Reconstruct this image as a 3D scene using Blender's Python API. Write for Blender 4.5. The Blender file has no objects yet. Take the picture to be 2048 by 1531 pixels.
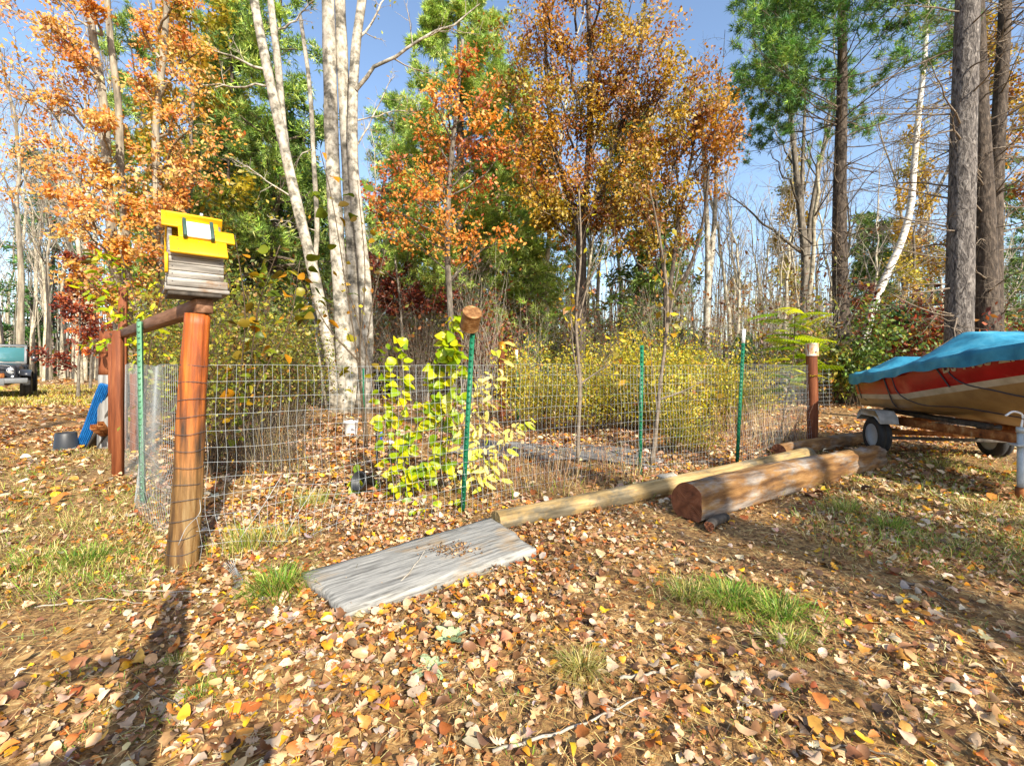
import bpy, math, random
import numpy as np
from mathutils import Vector, Matrix

# ------------------------------------------------------------------ camera, sky, sun, exposure
SC = bpy.context.scene
COL = SC.collection
EYE, Y0, FPX = 1.22, 730.0, 920.0          # eye height (m), horizon row and focal length in photograph pixels
cam_d = bpy.data.cameras.new('camera')
cam_d.sensor_width = 36.0
cam_d.lens = 36.0 * FPX / 2048.0
cam_d.shift_y = (Y0 - 765.5) / 2048.0
cam_d.clip_start, cam_d.clip_end = 0.05, 600.0
cam = bpy.data.objects.new('camera', cam_d)
COL.objects.link(cam)
cam.location = (0, 0, EYE)
cam.rotation_euler = (math.radians(90), 0, 0)
SC.camera = cam

SUN_EL = math.radians(33)
SUN_AZ = math.atan2(0.47, -0.883)            # clockwise from +Y
world = bpy.data.worlds.new('World')
SC.world = world
world.use_nodes = True
wn = world.node_tree
wn.nodes.clear()
sky = wn.nodes.new('ShaderNodeTexSky')
sky.sky_type = 'NISHITA'
sky.sun_disc = False
sky.sun_elevation = SUN_EL
sky.sun_rotation = SUN_AZ
sky.air_density, sky.dust_density, sky.ozone_density = 1.0, 1.0, 1.2
bg = wn.nodes.new('ShaderNodeBackground')
bg.inputs['Strength'].default_value = 0.15
wo = wn.nodes.new('ShaderNodeOutputWorld')
wn.links.new(sky.outputs[0], bg.inputs[0])
wn.links.new(bg.outputs[0], wo.inputs[0])

sun_d = bpy.data.lights.new('sun', 'SUN')
sun_d.energy = 5.0
sun_d.angle = math.radians(0.55)
sun_d.color = (1.0, 0.92, 0.78)
sun = bpy.data.objects.new('sun', sun_d)
COL.objects.link(sun)
SUNV = Vector((math.sin(SUN_AZ) * math.cos(SUN_EL), math.cos(SUN_AZ) * math.cos(SUN_EL), math.sin(SUN_EL)))
sun.rotation_mode = 'QUATERNION'
sun.rotation_quaternion = SUNV.to_track_quat('Z', 'Y')

SC.view_settings.view_transform = 'Standard'
SC.view_settings.look = 'None'
SC.view_settings.exposure = 0.97
SC.view_settings.gamma = 1.0
SC.view_settings.use_curve_mapping = False
SC.render.engine = 'CYCLES'
SC.cycles.max_bounces = 6
SC.cycles.diffuse_bounces = 3
SC.cycles.transmission_bounces = 4
SC.cycles.use_denoising = True

rng = np.random.default_rng(7)
random.seed(7)
TAU = 2 * math.pi

# ------------------------------------------------------------------ helpers
def lin(h):
    h = h.lstrip('#')
    o = []
    for i in (0, 2, 4):
        c = int(h[i:i + 2], 16) / 255.0
        o.append(c / 12.92 if c <= 0.04045 else ((c + 0.055) / 1.055) ** 2.4)
    return tuple(o)

def gz(x, y):
    """height of the ground"""
    x = np.asarray(x, float); y = np.asarray(y, float)
    r = np.sqrt(x * x + y * y)
    h = 0.016 * np.sin(1.7 * x + 0.6) * np.sin(1.3 * y + 1.1) + 0.012 * np.sin(3.1 * x - 1.9 * y) + 0.006 * np.sin(7.3 * x + 5.1 * y + 2)
    far = 0.10 * np.sin(0.21 * x + 1.0) * np.sin(0.17 * y) + 0.05 * np.sin(0.5 * x - 0.4 * y)
    w = np.clip((r - 9) / 14, 0, 1)
    return h * 0.8 + far * w

def G(px, py):
    """ground point of a photograph pixel (flat ground)"""
    d = FPX * EYE / (py - Y0)
    return ((px - 1024) / FPX * d, d)

def W(px, py, d):
    return np.array(((px - 1024) / FPX * d, d, EYE - (py - Y0) / FPX * d))

def norm(a):
    return a / np.maximum(np.linalg.norm(a, axis=-1, keepdims=True), 1e-9)

class MB:
    """collects vertices and faces; build() links them as ONE mesh object"""
    def __init__(s):
        s.V, s.F, s.C, s.M, s.n = [], [], [], [], 0
    def add(s, V, F, col=None, mi=0):
        V = np.asarray(V, np.float32).reshape(-1, 3)
        s.V.append(V)
        if not isinstance(F, (list, tuple)):
            F = [F]
        for f in F:
            f = np.asarray(f, np.int32)
            if f.ndim == 1: f = f[None]
            s.F.append(f + s.n); s.M.append(np.full(len(f), mi, np.int32))
        c = np.ones((len(V), 3), np.float32) if col is None else np.broadcast_to(np.asarray(col, np.float32), (len(V), 3))
        s.C.append(c); s.n += len(V)
        return s
    def absorb(s, o, mi):
        for f in o.F: s.F.append(f + s.n); s.M.append(np.full(len(f), mi, np.int32))
        s.V += o.V; s.C += o.C; s.n += o.n
        return s
    def mesh(s, name, mats, smooth=False):
        me = bpy.data.meshes.new(name)
        V = np.concatenate(s.V); C = np.concatenate(s.C)
        me.vertices.add(len(V)); me.vertices.foreach_set('co', V.ravel())
        tot = np.concatenate([np.full(len(f), f.shape[1], np.int32) for f in s.F])
        idx = np.concatenate([f.ravel() for f in s.F])
        me.loops.add(len(idx)); me.loops.foreach_set('vertex_index', idx)
        me.polygons.add(len(tot))
        me.polygons.foreach_set('loop_start', np.concatenate([[0], np.cumsum(tot)[:-1]]).astype(np.int32))
        me.polygons.foreach_set('material_index', np.concatenate(s.M))
        if smooth:
            me.polygons.foreach_set('use_smooth', np.ones(len(tot), bool))
        a = me.color_attributes.new('col', 'FLOAT_COLOR', 'POINT')
        a.data.foreach_set('color', np.concatenate([C, np.ones((len(C), 1), np.float32)], 1).ravel())
        for m in (mats if isinstance(mats, (list, tuple)) else [mats]):
            me.materials.append(m)
        me.update(calc_edges=True)
        return me
    def build(s, name, mats, parent=None, smooth=False):
        return obj(name, s.mesh(name, mats, smooth), parent)

def obj(name, me, parent=None, loc=None, rot=None):
    o = bpy.data.objects.new(name, me)
    COL.objects.link(o)
    if parent: o.parent = parent
    if loc is not None: o.location = loc
    if rot is not None: o.rotation_euler = rot
    return o

def tag(o, label=None, cat=None, group=None, kind=None):
    for k, v in (('label', label), ('category', cat), ('group', group), ('kind', kind)):
        if v: o[k] = v
    return o

def thing(name, label, cat, loc=(0, 0, 0), rz=0.0, group=None):
    o = bpy.data.objects.new(name, None)
    o.empty_display_size = 0.1
    COL.objects.link(o)
    o.location = loc; o.rotation_euler = (0, 0, rz)
    return tag(o, label, cat, group)

def dup(root, loc, rz=0.0, sc=1.0, label=None, group=None, tilt=(0, 0)):
    r = root.copy(); COL.objects.link(r)
    r.location = loc; r.rotation_euler = (tilt[0], tilt[1], rz); r.scale = (sc, sc, sc) if np.isscalar(sc) else sc
    if label: r['label'] = label
    if group: r['group'] = group
    for ch in root.children:
        c = ch.copy(); COL.objects.link(c); c.parent = r
        for g in ch.children:
            d = g.copy(); COL.objects.link(d); d.parent = c
    return r

# ---- solid shapes
def box_vf(sx, sy, sz, c=(0, 0, 0), bev=0.0):
    """box with chamfered edges (bev) centred at c"""
    c = np.array(c, float)
    if bev <= 0:
        x, y, z = sx / 2, sy / 2, sz / 2
        V = np.array([(-x, -y, -z), (x, -y, -z), (x, y, -z), (-x, y, -z), (-x, -y, z), (x, -y, z), (x, y, z), (-x, y, z)]) + c
        return V, np.array([(0, 3, 2, 1), (4, 5, 6, 7), (0, 1, 5, 4), (1, 2, 6, 5), (2, 3, 7, 6), (3, 0, 4, 7)])
    x, y, z = sx / 2, sy / 2, sz / 2
    b = min(bev, x * .8, y * .8, z * .8)
    def ring(zz, i):
        xx, yy = x - i, y - i
        return [(-xx + b, -yy, zz), (xx - b, -yy, zz), (xx, -yy + b, zz), (xx, yy - b, zz), (xx - b, yy, zz), (-xx + b, yy, zz), (-xx, yy - b, zz), (-xx, -yy + b, zz)]
    R = ring(-z, b) + ring(-z + b, 0) + ring(z - b, 0) + ring(z, b)
    F = []
    for k in range(3):
        for j in range(8):
            F.append((k * 8 + j, k * 8 + (j + 1) % 8, (k + 1) * 8 + (j + 1) % 8, (k + 1) * 8 + j))
    return np.array(R) + c, [np.array(F), np.array([[7, 6, 5, 4, 3, 2, 1, 0]]), np.array([[24, 25, 26, 27, 28, 29, 30, 31]])]

def add_box(mb, sx, sy, sz, c=(0, 0, 0), bev=0.004, rot=None, col=None, mi=0):
    V, F = box_vf(sx, sy, sz, (0, 0, 0), bev)
    if rot is not None:
        V = V @ np.array(rot).T
    mb.add(V + np.array(c), F, col, mi)
    return mb

def rotm(ax, a):
    return np.array(Matrix.Rotation(a, 3, ax))

def tube_vf(P, R, S=8, cap=True, prof=None, jit=0.0):
    """one tube along P (K,3) with radii R (K,)"""
    P = np.asarray(P, float); K = len(P); R = np.broadcast_to(np.asarray(R, float), (K,))
    T = norm(np.gradient(P, axis=0))
    ref = np.array((0, 0, 1.0)) if abs(norm(P[-1] - P[0])[2]) < .8 else np.array((1.0, 0, 0))
    U = norm(np.cross(T, ref)); Wv = np.cross(U, T)
    a = np.arange(S) / S * TAU
    rr = R[:, None] * (np.ones(S) if prof is None else prof)[None]
    if jit: rr = rr * (1 + jit * rng.standard_normal((K, S)))
    V = P[:, None] + (np.cos(a)[None, :, None] * U[:, None] + np.sin(a)[None, :, None] * Wv[:, None]) * rr[..., None]
    k, j = np.meshgrid(np.arange(K - 1), np.arange(S), indexing='ij')
    j2 = (j + 1) % S
    F = np.stack([k * S + j, k * S + j2, (k + 1) * S + j2, (k + 1) * S + j], -1).reshape(-1, 4)
    out = [F]
    if cap:
        out += [np.arange(S)[::-1][None], (np.arange(S) + (K - 1) * S)[None]]
    return V.reshape(-1, 3), out

def tubes_vf(P, R, S=3):
    """batch of open tubes: P (N,K,3), R (N,K)"""
    N, K, _ = P.shape
    T = norm(np.gradient(P, axis=1))
    D = norm(P[:, -1] - P[:, 0])
    ref = np.where(np.abs(D[:, 2:3]) < .8, np.array([[0, 0, 1.0]]), np.array([[1.0, 0, 0]]))
    U = norm(np.cross(T, ref[:, None])); Wv = np.cross(U, T)
    a = np.arange(S) / S * TAU
    V = P[:, :, None] + (np.cos(a)[None, None, :, None] * U[:, :, None] + np.sin(a)[None, None, :, None] * Wv[:, :, None]) * R[:, :, None, None]
    n, k, j = np.meshgrid(np.arange(N), np.arange(K - 1), np.arange(S), indexing='ij')
    j2 = (j + 1) % S
    b = n * K * S
    F = np.stack([b + k * S + j, b + k * S + j2, b + (k + 1) * S + j2, b + (k + 1) * S + j], -1).reshape(-1, 4)
    return V.reshape(-1, 3), F

def lathe_vf(prof, S=20):
    prof = np.asarray(prof, float); K = len(prof)
    a = np.arange(S) / S * TAU
    V = np.stack([prof[:, 0:1] * np.cos(a), prof[:, 0:1] * np.sin(a), np.repeat(prof[:, 1:2], S, 1)], -1).reshape(-1, 3)
    k, j = np.meshgrid(np.arange(K - 1), np.arange(S), indexing='ij')
    j2 = (j + 1) % S
    F = np.stack([k * S + j, k * S + j2, (k + 1) * S + j2, (k + 1) * S + j], -1).reshape(-1, 4)
    return V, F

def smooth_path(pts, n):
    pts = np.asarray(pts, float)
    t = np.concatenate([[0], np.cumsum(np.linalg.norm(np.diff(pts, axis=0), axis=1))])
    q = np.linspace(0, t[-1], n)
    # Catmull-Rom by cubic Hermite
    m = np.gradient(pts, t, axis=0)
    i = np.clip(np.searchsorted(t, q) - 1, 0, len(t) - 2)
    h = (t[i + 1] - t[i]); s = ((q - t[i]) / h)[:, None]; h = h[:, None]
    return (2*s**3-3*s**2+1)*pts[i] + (s**3-2*s**2+s)*h*m[i] + (-2*s**3+3*s**2)*pts[i+1] + (s**3-s**2)*h*m[i+1]

# ---- leaves
def fan(outline, curl=(0, 0)):
    o = np.asarray(outline, float)
    V = np.concatenate([[(0.45, 0, 0)], np.c_[o, np.zeros(len(o))]])
    V[:, 2] = curl[0] * (V[:, 0] - .45) ** 2 + curl[1] * V[:, 1] ** 2
    n = len(o)
    return V, np.array([(0, 1 + i, 1 + (i + 1) % n) for i in range(n)])

KITE = (np.array([(0, 0, 0), (.45, .30, .07), (1, 0, -.04), (.45, -.30, .07)]), np.array([(0, 1, 2), (0, 2, 3)][::1])[:, ::-1])
NARROW = (np.array([(0, 0, 0), (.4, .13, .03), (1, 0, -.03), (.4, -.13, .03)]), np.array([(0, 2, 1), (0, 3, 2)]))
def oval(w, curl, n=9, tip=1.0):
    a = np.linspace(0, TAU, n, endpoint=False)
    return fan(np.c_[.5 + .5 * np.cos(a) * np.where(np.cos(a) > 0, tip, 1), w * np.sin(a) * (1 - .25 * np.cos(a))], curl)
def maple(curl):
    pts = [(0, 0), (.08, .17), (.03, .33), (.22, .33), (.33, .47), (.48, .38), (.60, .40), (.66, .24), (.82, .20), (1.0, 0)]
    return fan(pts + [(x, -y) for x, y in pts[-2:0:-1]], curl)
def oak(curl):
    pts = [(0, 0), (.14, .06), (.22, .20), (.30, .08), (.42, .26), (.50, .10), (.64, .30), (.70, .12), (.84, .20), (1, 0)]
    return fan(pts + [(x, -y) for x, y in pts[-2:0:-1]], curl)
HEX = fan([(0, 0), (.3, .32), (.75, .3), (1, 0), (.75, -.3), (.3, -.32)], (-.35, .5))

def leaves_vf(P, D, Nn, size, tmpl):
    """leaf template copies: P base (N,3), D length direction, Nn normal, size (N,)"""
    Tv, Tf = tmpl
    D = norm(D); Yv = norm(np.cross(Nn, D)); Nn = np.cross(D, Yv)
    size = np.broadcast_to(size, (len(P),))
    V = P[:, None] + size[:, None, None] * (Tv[None, :, 0:1] * D[:, None] + Tv[None, :, 1:2] * Yv[:, None] + Tv[None, :, 2:3] * Nn[:, None])
    F = (np.arange(len(P))[:, None, None] * len(Tv) + Tf[None]).reshape(-1, Tf.shape[1])
    return V.reshape(-1, 3), F

def pick(pal, n, r=None, jit=0.18):
    """colours from a weighted palette [(hex, weight), ...] with brightness jitter"""
    r = r or rng
    c = np.array([lin(h) for h, _ in pal]); w = np.array([x for _, x in pal], float)
    k = r.choice(len(pal), n, p=w / w.sum())
    return np.clip(c[k] * (1 + jit * r.standard_normal((n, 1))) * (1 + .06 * r.standard_normal((n, 3))), .004, .85)

# ---- branching
def grow(S, D, L, K, r0, r1, wob, up, r):
    N = len(S)
    P = np.zeros((N, K, 3)); P[:, 0] = S
    d = norm(D); step = (np.asarray(L) / (K - 1))[:, None]
    for k in range(1, K):
        d = norm(d + wob * r.standard_normal((N, 3)) + np.array((0, 0, up)))
        P[:, k] = P[:, k - 1] + d * step
    t = np.linspace(0, 1, K)[None]
    R = np.asarray(r0)[:, None] * (1 - t) + np.asarray(r1)[:, None] * t
    return P, R

def sprout(P, R, m, t0, t1, ang, r, flat=0.0):
    """m children per branch: starts, directions, parent radius, t"""
    N, K, _ = P.shape
    t = t0 + (t1 - t0) * ((np.arange(m)[None] + r.random((N, m))) / m)
    f = t * (K - 1); i = np.clip(f.astype(int), 0, K - 2); w = (f - i)[..., None]
    n = np.arange(N)[:, None]
    S = P[n, i] * (1 - w) + P[n, i + 1] * w
    T = norm(P[n, i + 1] - P[n, i])
    q = r.standard_normal((N, m, 3))
    q[..., 2] *= (1 - flat)
    q = norm(q - (q * T).sum(-1, keepdims=True) * T)
    a = ang * (1 + .25 * r.standard_normal((N, m, 1)))
    D = T * np.cos(a) + q * np.sin(a)
    rad = (R[n, i] * (1 - w[..., 0]) + R[n, i + 1] * w[..., 0])
    return S.reshape(-1, 3), D.reshape(-1, 3), rad.ravel(), t.ravel()

# ------------------------------------------------------------------ materials
def nodes(name):
    m = bpy.data.materials.new(name); m.use_nodes = True
    nt = m.node_tree; nt.nodes.clear()
    out = nt.nodes.new('ShaderNodeOutputMaterial')
    return m, nt, out
def N(nt, t, **kw):
    n = nt.nodes.new(t)
    for k, v in kw.items():
        if hasattr(n, k): setattr(n, k, v)
        else: n.inputs[k.replace('_', ' ')].default_value = v
    return n
def ramp(nt, cols):
    r = nt.nodes.new('ShaderNodeValToRGB')
    e = r.color_ramp.elements
    while len(e) < len(cols): e.new(.5)
    for el, (p, c) in zip(e, cols):
        el.position = p; el.color = (*c, 1)
    return r
def coords(nt, scale, kind='Object'):
    tc = nt.nodes.new('ShaderNodeTexCoord'); mp = nt.nodes.new('ShaderNodeMapping')
    mp.inputs['Scale'].default_value = scale
    nt.links.new(tc.outputs[kind], mp.inputs['Vector'])
    return mp

def mat_noise(name, cols, scale=(1, 1, 1), nscale=5.0, detail=6, rough=.85, bump=.3, dist=.01, metallic=0, spec=.3, cols2=None, scale2=None, mask=None, wave=0):
    """noise-driven colour: cols = [(pos, rgb), ...]; cols2 mixes in by a second, larger noise (mask = ramp positions)"""
    m, nt, out = nodes(name)
    L = nt.links.new
    mp = coords(nt, scale)
    no = N(nt, 'ShaderNodeTexNoise', Scale=nscale, Detail=detail, Roughness=.62, Distortion=wave)
    L(mp.outputs[0], no.inputs['Vector'])
    cr = ramp(nt, cols); L(no.outputs['Fac'], cr.inputs[0])
    c = cr.outputs[0]
    if cols2:
        mp2 = coords(nt, scale2 or (1, 1, 1))
        n2 = N(nt, 'ShaderNodeTexNoise', Scale=2.2, Detail=5, Roughness=.65)
        L(mp2.outputs[0], n2.inputs['Vector'])
        mk = ramp(nt, [(mask[0], (0, 0, 0)), (mask[1], (1, 1, 1))]); L(n2.outputs['Fac'], mk.inputs[0])
        cr2 = ramp(nt, cols2); L(no.outputs['Fac'], cr2.inputs[0])
        mx = nt.nodes.new('ShaderNodeMix'); mx.data_type = 'RGBA'
        L(mk.outputs[0], mx.inputs[0]); L(c, mx.inputs[6]); L(cr2.outputs[0], mx.inputs[7])
        c = mx.outputs[2]
    b = N(nt, 'ShaderNodeBsdfPrincipled', Roughness=rough, Metallic=metallic)
    b.inputs['Specular IOR Level'].default_value = spec
    L(c, b.inputs['Base Color'])
    if bump:
        bp = N(nt, 'ShaderNodeBump', Strength=bump, Distance=dist)
        L(no.outputs['Fac'], bp.inputs['Height']); L(bp.outputs[0], b.inputs['Normal'])
    L(b.outputs[0], out.inputs[0])
    return m

WARM = np.array((1.0, .97, .88))
def mat_leaf(name, trans=.35, rough=.55, gloss=.12, objvar=0.0, pal=None, mottle=.25):
    """foliage: colour from the leaf's own attribute (or a palette picked per object), diffuse + translucent"""
    m, nt, out = nodes(name)
    L = nt.links.new
    if pal:
        oi = nt.nodes.new('ShaderNodeObjectInfo')
        cr = ramp(nt, [(i / len(pal), tuple(np.array(lin(h)) * WARM)) for i, h in enumerate(pal)]); cr.color_ramp.interpolation = 'CONSTANT'
        L(oi.outputs['Random'], cr.inputs[0]); c = cr.outputs[0]
    else:
        at = nt.nodes.new('ShaderNodeAttribute'); at.attribute_name = 'col'
        c = at.outputs['Color']
    if objvar:
        oi = nt.nodes.new('ShaderNodeObjectInfo')
        hs = nt.nodes.new('ShaderNodeHueSaturation')
        mr = N(nt, 'ShaderNodeMapRange'); mr.inputs['To Min'].default_value = 1 - objvar; mr.inputs['To Max'].default_value = 1 + objvar
        L(oi.outputs['Random'], mr.inputs[0]); L(mr.outputs[0], hs.inputs['Value']); L(c, hs.inputs['Color']); c = hs.outputs[0]
    if mottle:
        mp = coords(nt, (1, 1, 1))
        no = N(nt, 'ShaderNodeTexNoise', Scale=38.0, Detail=3)
        L(mp.outputs[0], no.inputs['Vector'])
        mr = N(nt, 'ShaderNodeMapRange'); mr.inputs['From Min'].default_value = .3; mr.inputs['From Max'].default_value = .7
        mr.inputs['To Min'].default_value = 1 - mottle; mr.inputs['To Max'].default_value = 1 + mottle
        L(no.outputs['Fac'], mr.inputs[0])
        hs = nt.nodes.new('ShaderNodeHueSaturation'); L(mr.outputs[0], hs.inputs['Value']); L(c, hs.inputs['Color']); c = hs.outputs[0]
    d = nt.nodes.new('ShaderNodeBsdfDiffuse'); L(c, d.inputs[0])
    t = nt.nodes.new('ShaderNodeBsdfTranslucent'); L(c, t.inputs[0])
    mx = N(nt, 'ShaderNodeMixShader'); mx.inputs[0].default_value = trans
    L(d.outputs[0], mx.inputs[1]); L(t.outputs[0], mx.inputs[2])
    s = mx.outputs[0]
    if gloss:
        g = N(nt, 'ShaderNodeBsdfGlossy', Roughness=rough)
        mg = N(nt, 'ShaderNodeMixShader'); mg.inputs[0].default_value = gloss * .4
        L(s, mg.inputs[1]); L(g.outputs[0], mg.inputs[2]); s = mg.outputs[0]
    L(s, out.inputs[0])
    return m

def mat_plain(name, rgb, rough=.6, metallic=0, spec=.5, var=.12, nscale=9, bump=0.0):
    a = tuple(x * (1 - var) for x in rgb); b = tuple(min(1, x * (1 + var)) for x in rgb)
    return mat_noise(name, [(.3, a), (.7, b)], nscale=nscale, detail=4, rough=rough, bump=bump, metallic=metallic, spec=spec)

M = {}
M['duff'] = mat_noise('duff', [(.27, lin('33251a')), (.42, lin('6e5232')), (.55, lin('a07c4c')), (.72, lin('d0b27c'))], nscale=26, detail=10, bump=.8, dist=.02, rough=.95,
                      cols2=[(.25, lin('3a2b1c')), (.48, lin('6c5236')), (.7, lin('a3845a'))], mask=(.50, .66), scale2=(.5, .5, .5))
M['litter'] = mat_leaf('litter', trans=.12, gloss=.12, rough=.45, mottle=.22)
LEAFPAL = ['c8a27a', 'a5805c', 'd0ae88', 'b8783c', 'dcbc98', 'c89448', 'cdb096', '8e6442', 'cc9a30', 'd8ac34', 'bca690', '9a7048', 'c08440', 'e2ccac', '806048', 'cca874', 'ba9874', '96683f', 'd2ae90', 'b4703e', 'a88c70', '7c5638', 'dab98c', 'c6a684']
_OLD = ['b98d62', 'a9764a', 'c9a27c', 'b5602a', 'd8b48e', 'c9893c', 'cfae95', '8a5a38', 'c98a1c', 'd9a21c', 'bba089', '99683f', 'c47830', 'e0c6a4', '7a5238', 'caa06c', 'b8926c', '90603a', 'd0a888', 'b0683a']
M['fallen'] = mat_leaf('fallen', trans=.10, gloss=.15, rough=.45, pal=LEAFPAL, mottle=.3)
M['leaf'] = mat_leaf('leaf', trans=.46, objvar=.14, mottle=0)
M['needle'] = mat_leaf('needle', trans=.25, objvar=.16, mottle=0)
M['grass'] = mat_leaf('grass', trans=.3, mottle=0)
M['bigleaf'] = mat_leaf('bigleaf', trans=.42, gloss=.08, rough=.4, pal=['a0b010', 'b8bc10', '86a414', 'c8be14', '94ac14', '78981a', 'aeb812', 'c2c41c'], mottle=.18)
M['paleleaf'] = mat_leaf('paleleaf', trans=.40, gloss=.08, pal=['e8d878', 'dccb5a', 'efe29a', 'c9cf3a', 'd8cc68', 'b8c830', 'e6d27a'], mottle=.18)
M['oliveleaf'] = mat_leaf('oliveleaf', trans=.35, gloss=.05, rough=.4, pal=['6f7a1c', '5c6a1a', '88801c', '4a5a18', '9a7a18', '7c6a20', 'b07a1a', '5a4a1c'], mottle=.2)
M['bark_pale'] = mat_noise('bark_pale', [(.25, lin('433e35')), (.39, lin('807869')), (.54, lin('aea697')), (.75, lin('c8c1b3'))], scale=(1, 1, .75), nscale=7, detail=10, bump=.5, dist=.03,
                           cols2=[(.25, lin('2f2c25')), (.5, lin('5a564c')), (.75, lin('827d6d'))], mask=(.50, .62), scale2=(1.3, 1.3, 1.6))
M['bark_grey'] = mat_noise('bark_grey', [(.3, lin('38332d')), (.5, lin('686055')), (.7, lin('8f8678'))], scale=(1, 1, .35), nscale=12, detail=9, bump=.8, dist=.03)
M['bark_light'] = mat_noise('bark_light', [(.28, lin('5a5244')), (.42, lin('958b76')), (.56, lin('bdb39c')), (.75, lin('d0c8b4'))], scale=(1, 1, .6), nscale=6, detail=9, bump=.5, dist=.03,
                            cols2=[(.3, lin('463f34')), (.5, lin('7d7462')), (.7, lin('a0967f'))], mask=(.52, .62), scale2=(1, 1, .8))
M['bark_mid'] = mat_noise('bark_mid', [(.3, lin('4a4339')), (.5, lin('857b6a')), (.7, lin('ada38f'))], scale=(1, 1, .2), nscale=8, detail=8, bump=.6, dist=.03)
M['bark_dark'] = mat_noise('bark_dark', [(.3, lin('221d19')), (.5, lin('463c33')), (.7, lin('6a5e52'))], scale=(1, 1, .35), nscale=15, detail=9, bump=1.0, dist=.04)
M['bark_pine'] = mat_noise('bark_pine', [(.34, lin('262220')), (.46, lin('524c48')), (.58, lin('78716b')), (.72, lin('9c958e'))], scale=(1, 1, .34), nscale=17, detail=9, bump=1.0, dist=.05, wave=1.2)
M['bark_birch'] = mat_noise('bark_birch', [(.34, lin('2a2622')), (.42, lin('bdb6ac')), (.6, lin('dedad2'))], scale=(1, 1, 4.5), nscale=4, detail=6, bump=.3, dist=.02)
M['twig'] = mat_noise('twig', [(.3, lin('51463b')), (.7, lin('8b7d6c'))], nscale=20, bump=0)
M['twig_pale'] = mat_noise('twig_pale', [(.3, lin('877d6e')), (.7, lin('b9b0a0'))], nscale=20, bump=0)
M['stem_brown'] = mat_noise('stem_brown', [(.3, lin('382e24')), (.7, lin('6e5e4a'))], nscale=20, bump=0)
M['straw'] = mat_leaf('straw', trans=.1, gloss=.2, mottle=0)

# ------------------------------------------------------------------ ground
def make_ground():
    n = 250
    t = np.linspace(-1, 1, n)
    s = np.sign(t) * (0.02 * np.abs(t) + 0.98 * np.abs(t) ** 4)
    X, Y = np.meshgrid(s * 230, s * 230 + 3.0, indexing='ij')
    Z = gz(X, Y)
    V = np.stack([X, Y, Z], -1).reshape(-1, 3)
    i, j = np.meshgrid(np.arange(n - 1), np.arange(n - 1), indexing='ij')
    F = np.stack([i * n + j, (i + 1) * n + j, (i + 1) * n + j + 1, i * n + j + 1], -1).reshape(-1, 4)
    o = MB().add(V, F).build('ground', M['duff'], smooth=True)
    return tag(o, kind='structure')
ground = make_ground()

PAL_LIT = [('b98d62', 6), ('a07450', 6), ('c9a27c', 6), ('b46c34', 3.5), ('d8b890', 5), ('c98c40', 4), ('cbae96', 5), ('7a5236', 5), ('c98c24', 2.5), ('d9aa28', 2), ('b49c88', 4), ('86603f', 6), ('e2ccae', 3), ('5a4434', 4), ('96542c', 2), ('a89c92', 2)]
TM_NEAR = [maple((-.7, 1.1)), oval(.34, (-.9, 1.0)), maple((.8, -1.2)), oval(.30, (-.5, 1.6)), oak((-.8, 1.8)), oval(.36, (.6, -1.1)), oak((.9, .9)), oval(.26, (-1.0, 2.6), tip=1.1), HEX, oval(.38, (-.6, 1.4)), oval(.31, (1.0, .9)), oval(.34, (-1.3, -.8))]
def litter_points(y0, y1, n, r):
    """points inside the wedge the picture can show, y from y0 to y1"""
    y = np.sqrt(r.uniform(y0 * y0, y1 * y1, n))
    x = r.uniform(-1, 1, n) * (1.32 * y + 0.7)
    return x, y
def keep_out(x, y):
    k = np.ones(len(x), bool)
    for cx, cy, rr in ((-2.0, 2.8, .13), (5.1, 6.4, .15), (6.43, 6.1, .15)):
        k &= (x - cx) ** 2 + (y - cy) ** 2 > rr * rr
    return k
def cover(x, y):
    """how thickly leaves lie (0..1): thin over the scuffed bare patches"""
    v = np.sin(1.1 * x + .7 * y + .5) + np.sin(2.3 * x - 1.9 * y + 1) * .7 + np.sin(4.1 * x + 3.3 * y) * .5
    c = np.clip(.62 + .36 * v, .12, 1)
    return np.where((x > .1) & (y < 2.6), c * .72, c)
def scatter_litter(mb, y0, y1, n, tmpls, smin, smax, lift, r):
    x, y = litter_points(y0, y1, n, r)
    k = keep_out(x, y) & (r.random(n) < cover(x, y))
    x, y = x[k], y[k]; n = len(x)
    P = np.c_[x, y, gz(x, y) + r.uniform(.004, lift, n)]
    a = r.uniform(0, TAU, n)
    tilt = r.normal(0, .30, (n, 2))
    Nn = norm(np.c_[tilt, np.ones(n)])
    D = np.c_[np.cos(a), np.sin(a), r.normal(0, .12, n)]
    D = D - (D * Nn).sum(1, keepdims=True) * Nn
    S = np.minimum(r.uniform(smin, smax, n) * np.exp(r.normal(0, .34, n)), smax * 1.35)
    C = pick(PAL_LIT, n, r) * WARM
    which = r.integers(0, len(tmpls), n)
    for q, tm in enumerate(tmpls):
        m = which == q
        if m.any():
            V, F = leaves_vf(P[m], D[m], Nn[m], S[m], tm)
            mb.add(V, F, np.repeat(C[m], len(tm[0]), 0))
r = np.random.default_rng(12)
lit = MB()
scatter_litter(lit, .9, 4.0, 36000, TM_NEAR, .017, .050, .036, r)
scatter_litter(lit, .9, 4.2, 30000, [HEX, KITE, oval(.3, (-1, 1), n=6)], .006, .022, .03, r)
scatter_litter(lit, 4.0, 9.0, 48000, TM_NEAR[1::2] + [HEX, HEX], .035, .08, .04, r)
scatter_litter(lit, 9.0, 20.0, 46000, [HEX, KITE], .06, .12, .05, r)
scatter_litter(lit, 20.0, 45.0, 26000, [KITE], .14, .26, .06, r)
tag(lit.build('leaf_litter', M['litter']), 'brown, tan and orange fallen leaves covering the ground', 'leaf litter', kind='stuff')

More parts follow.
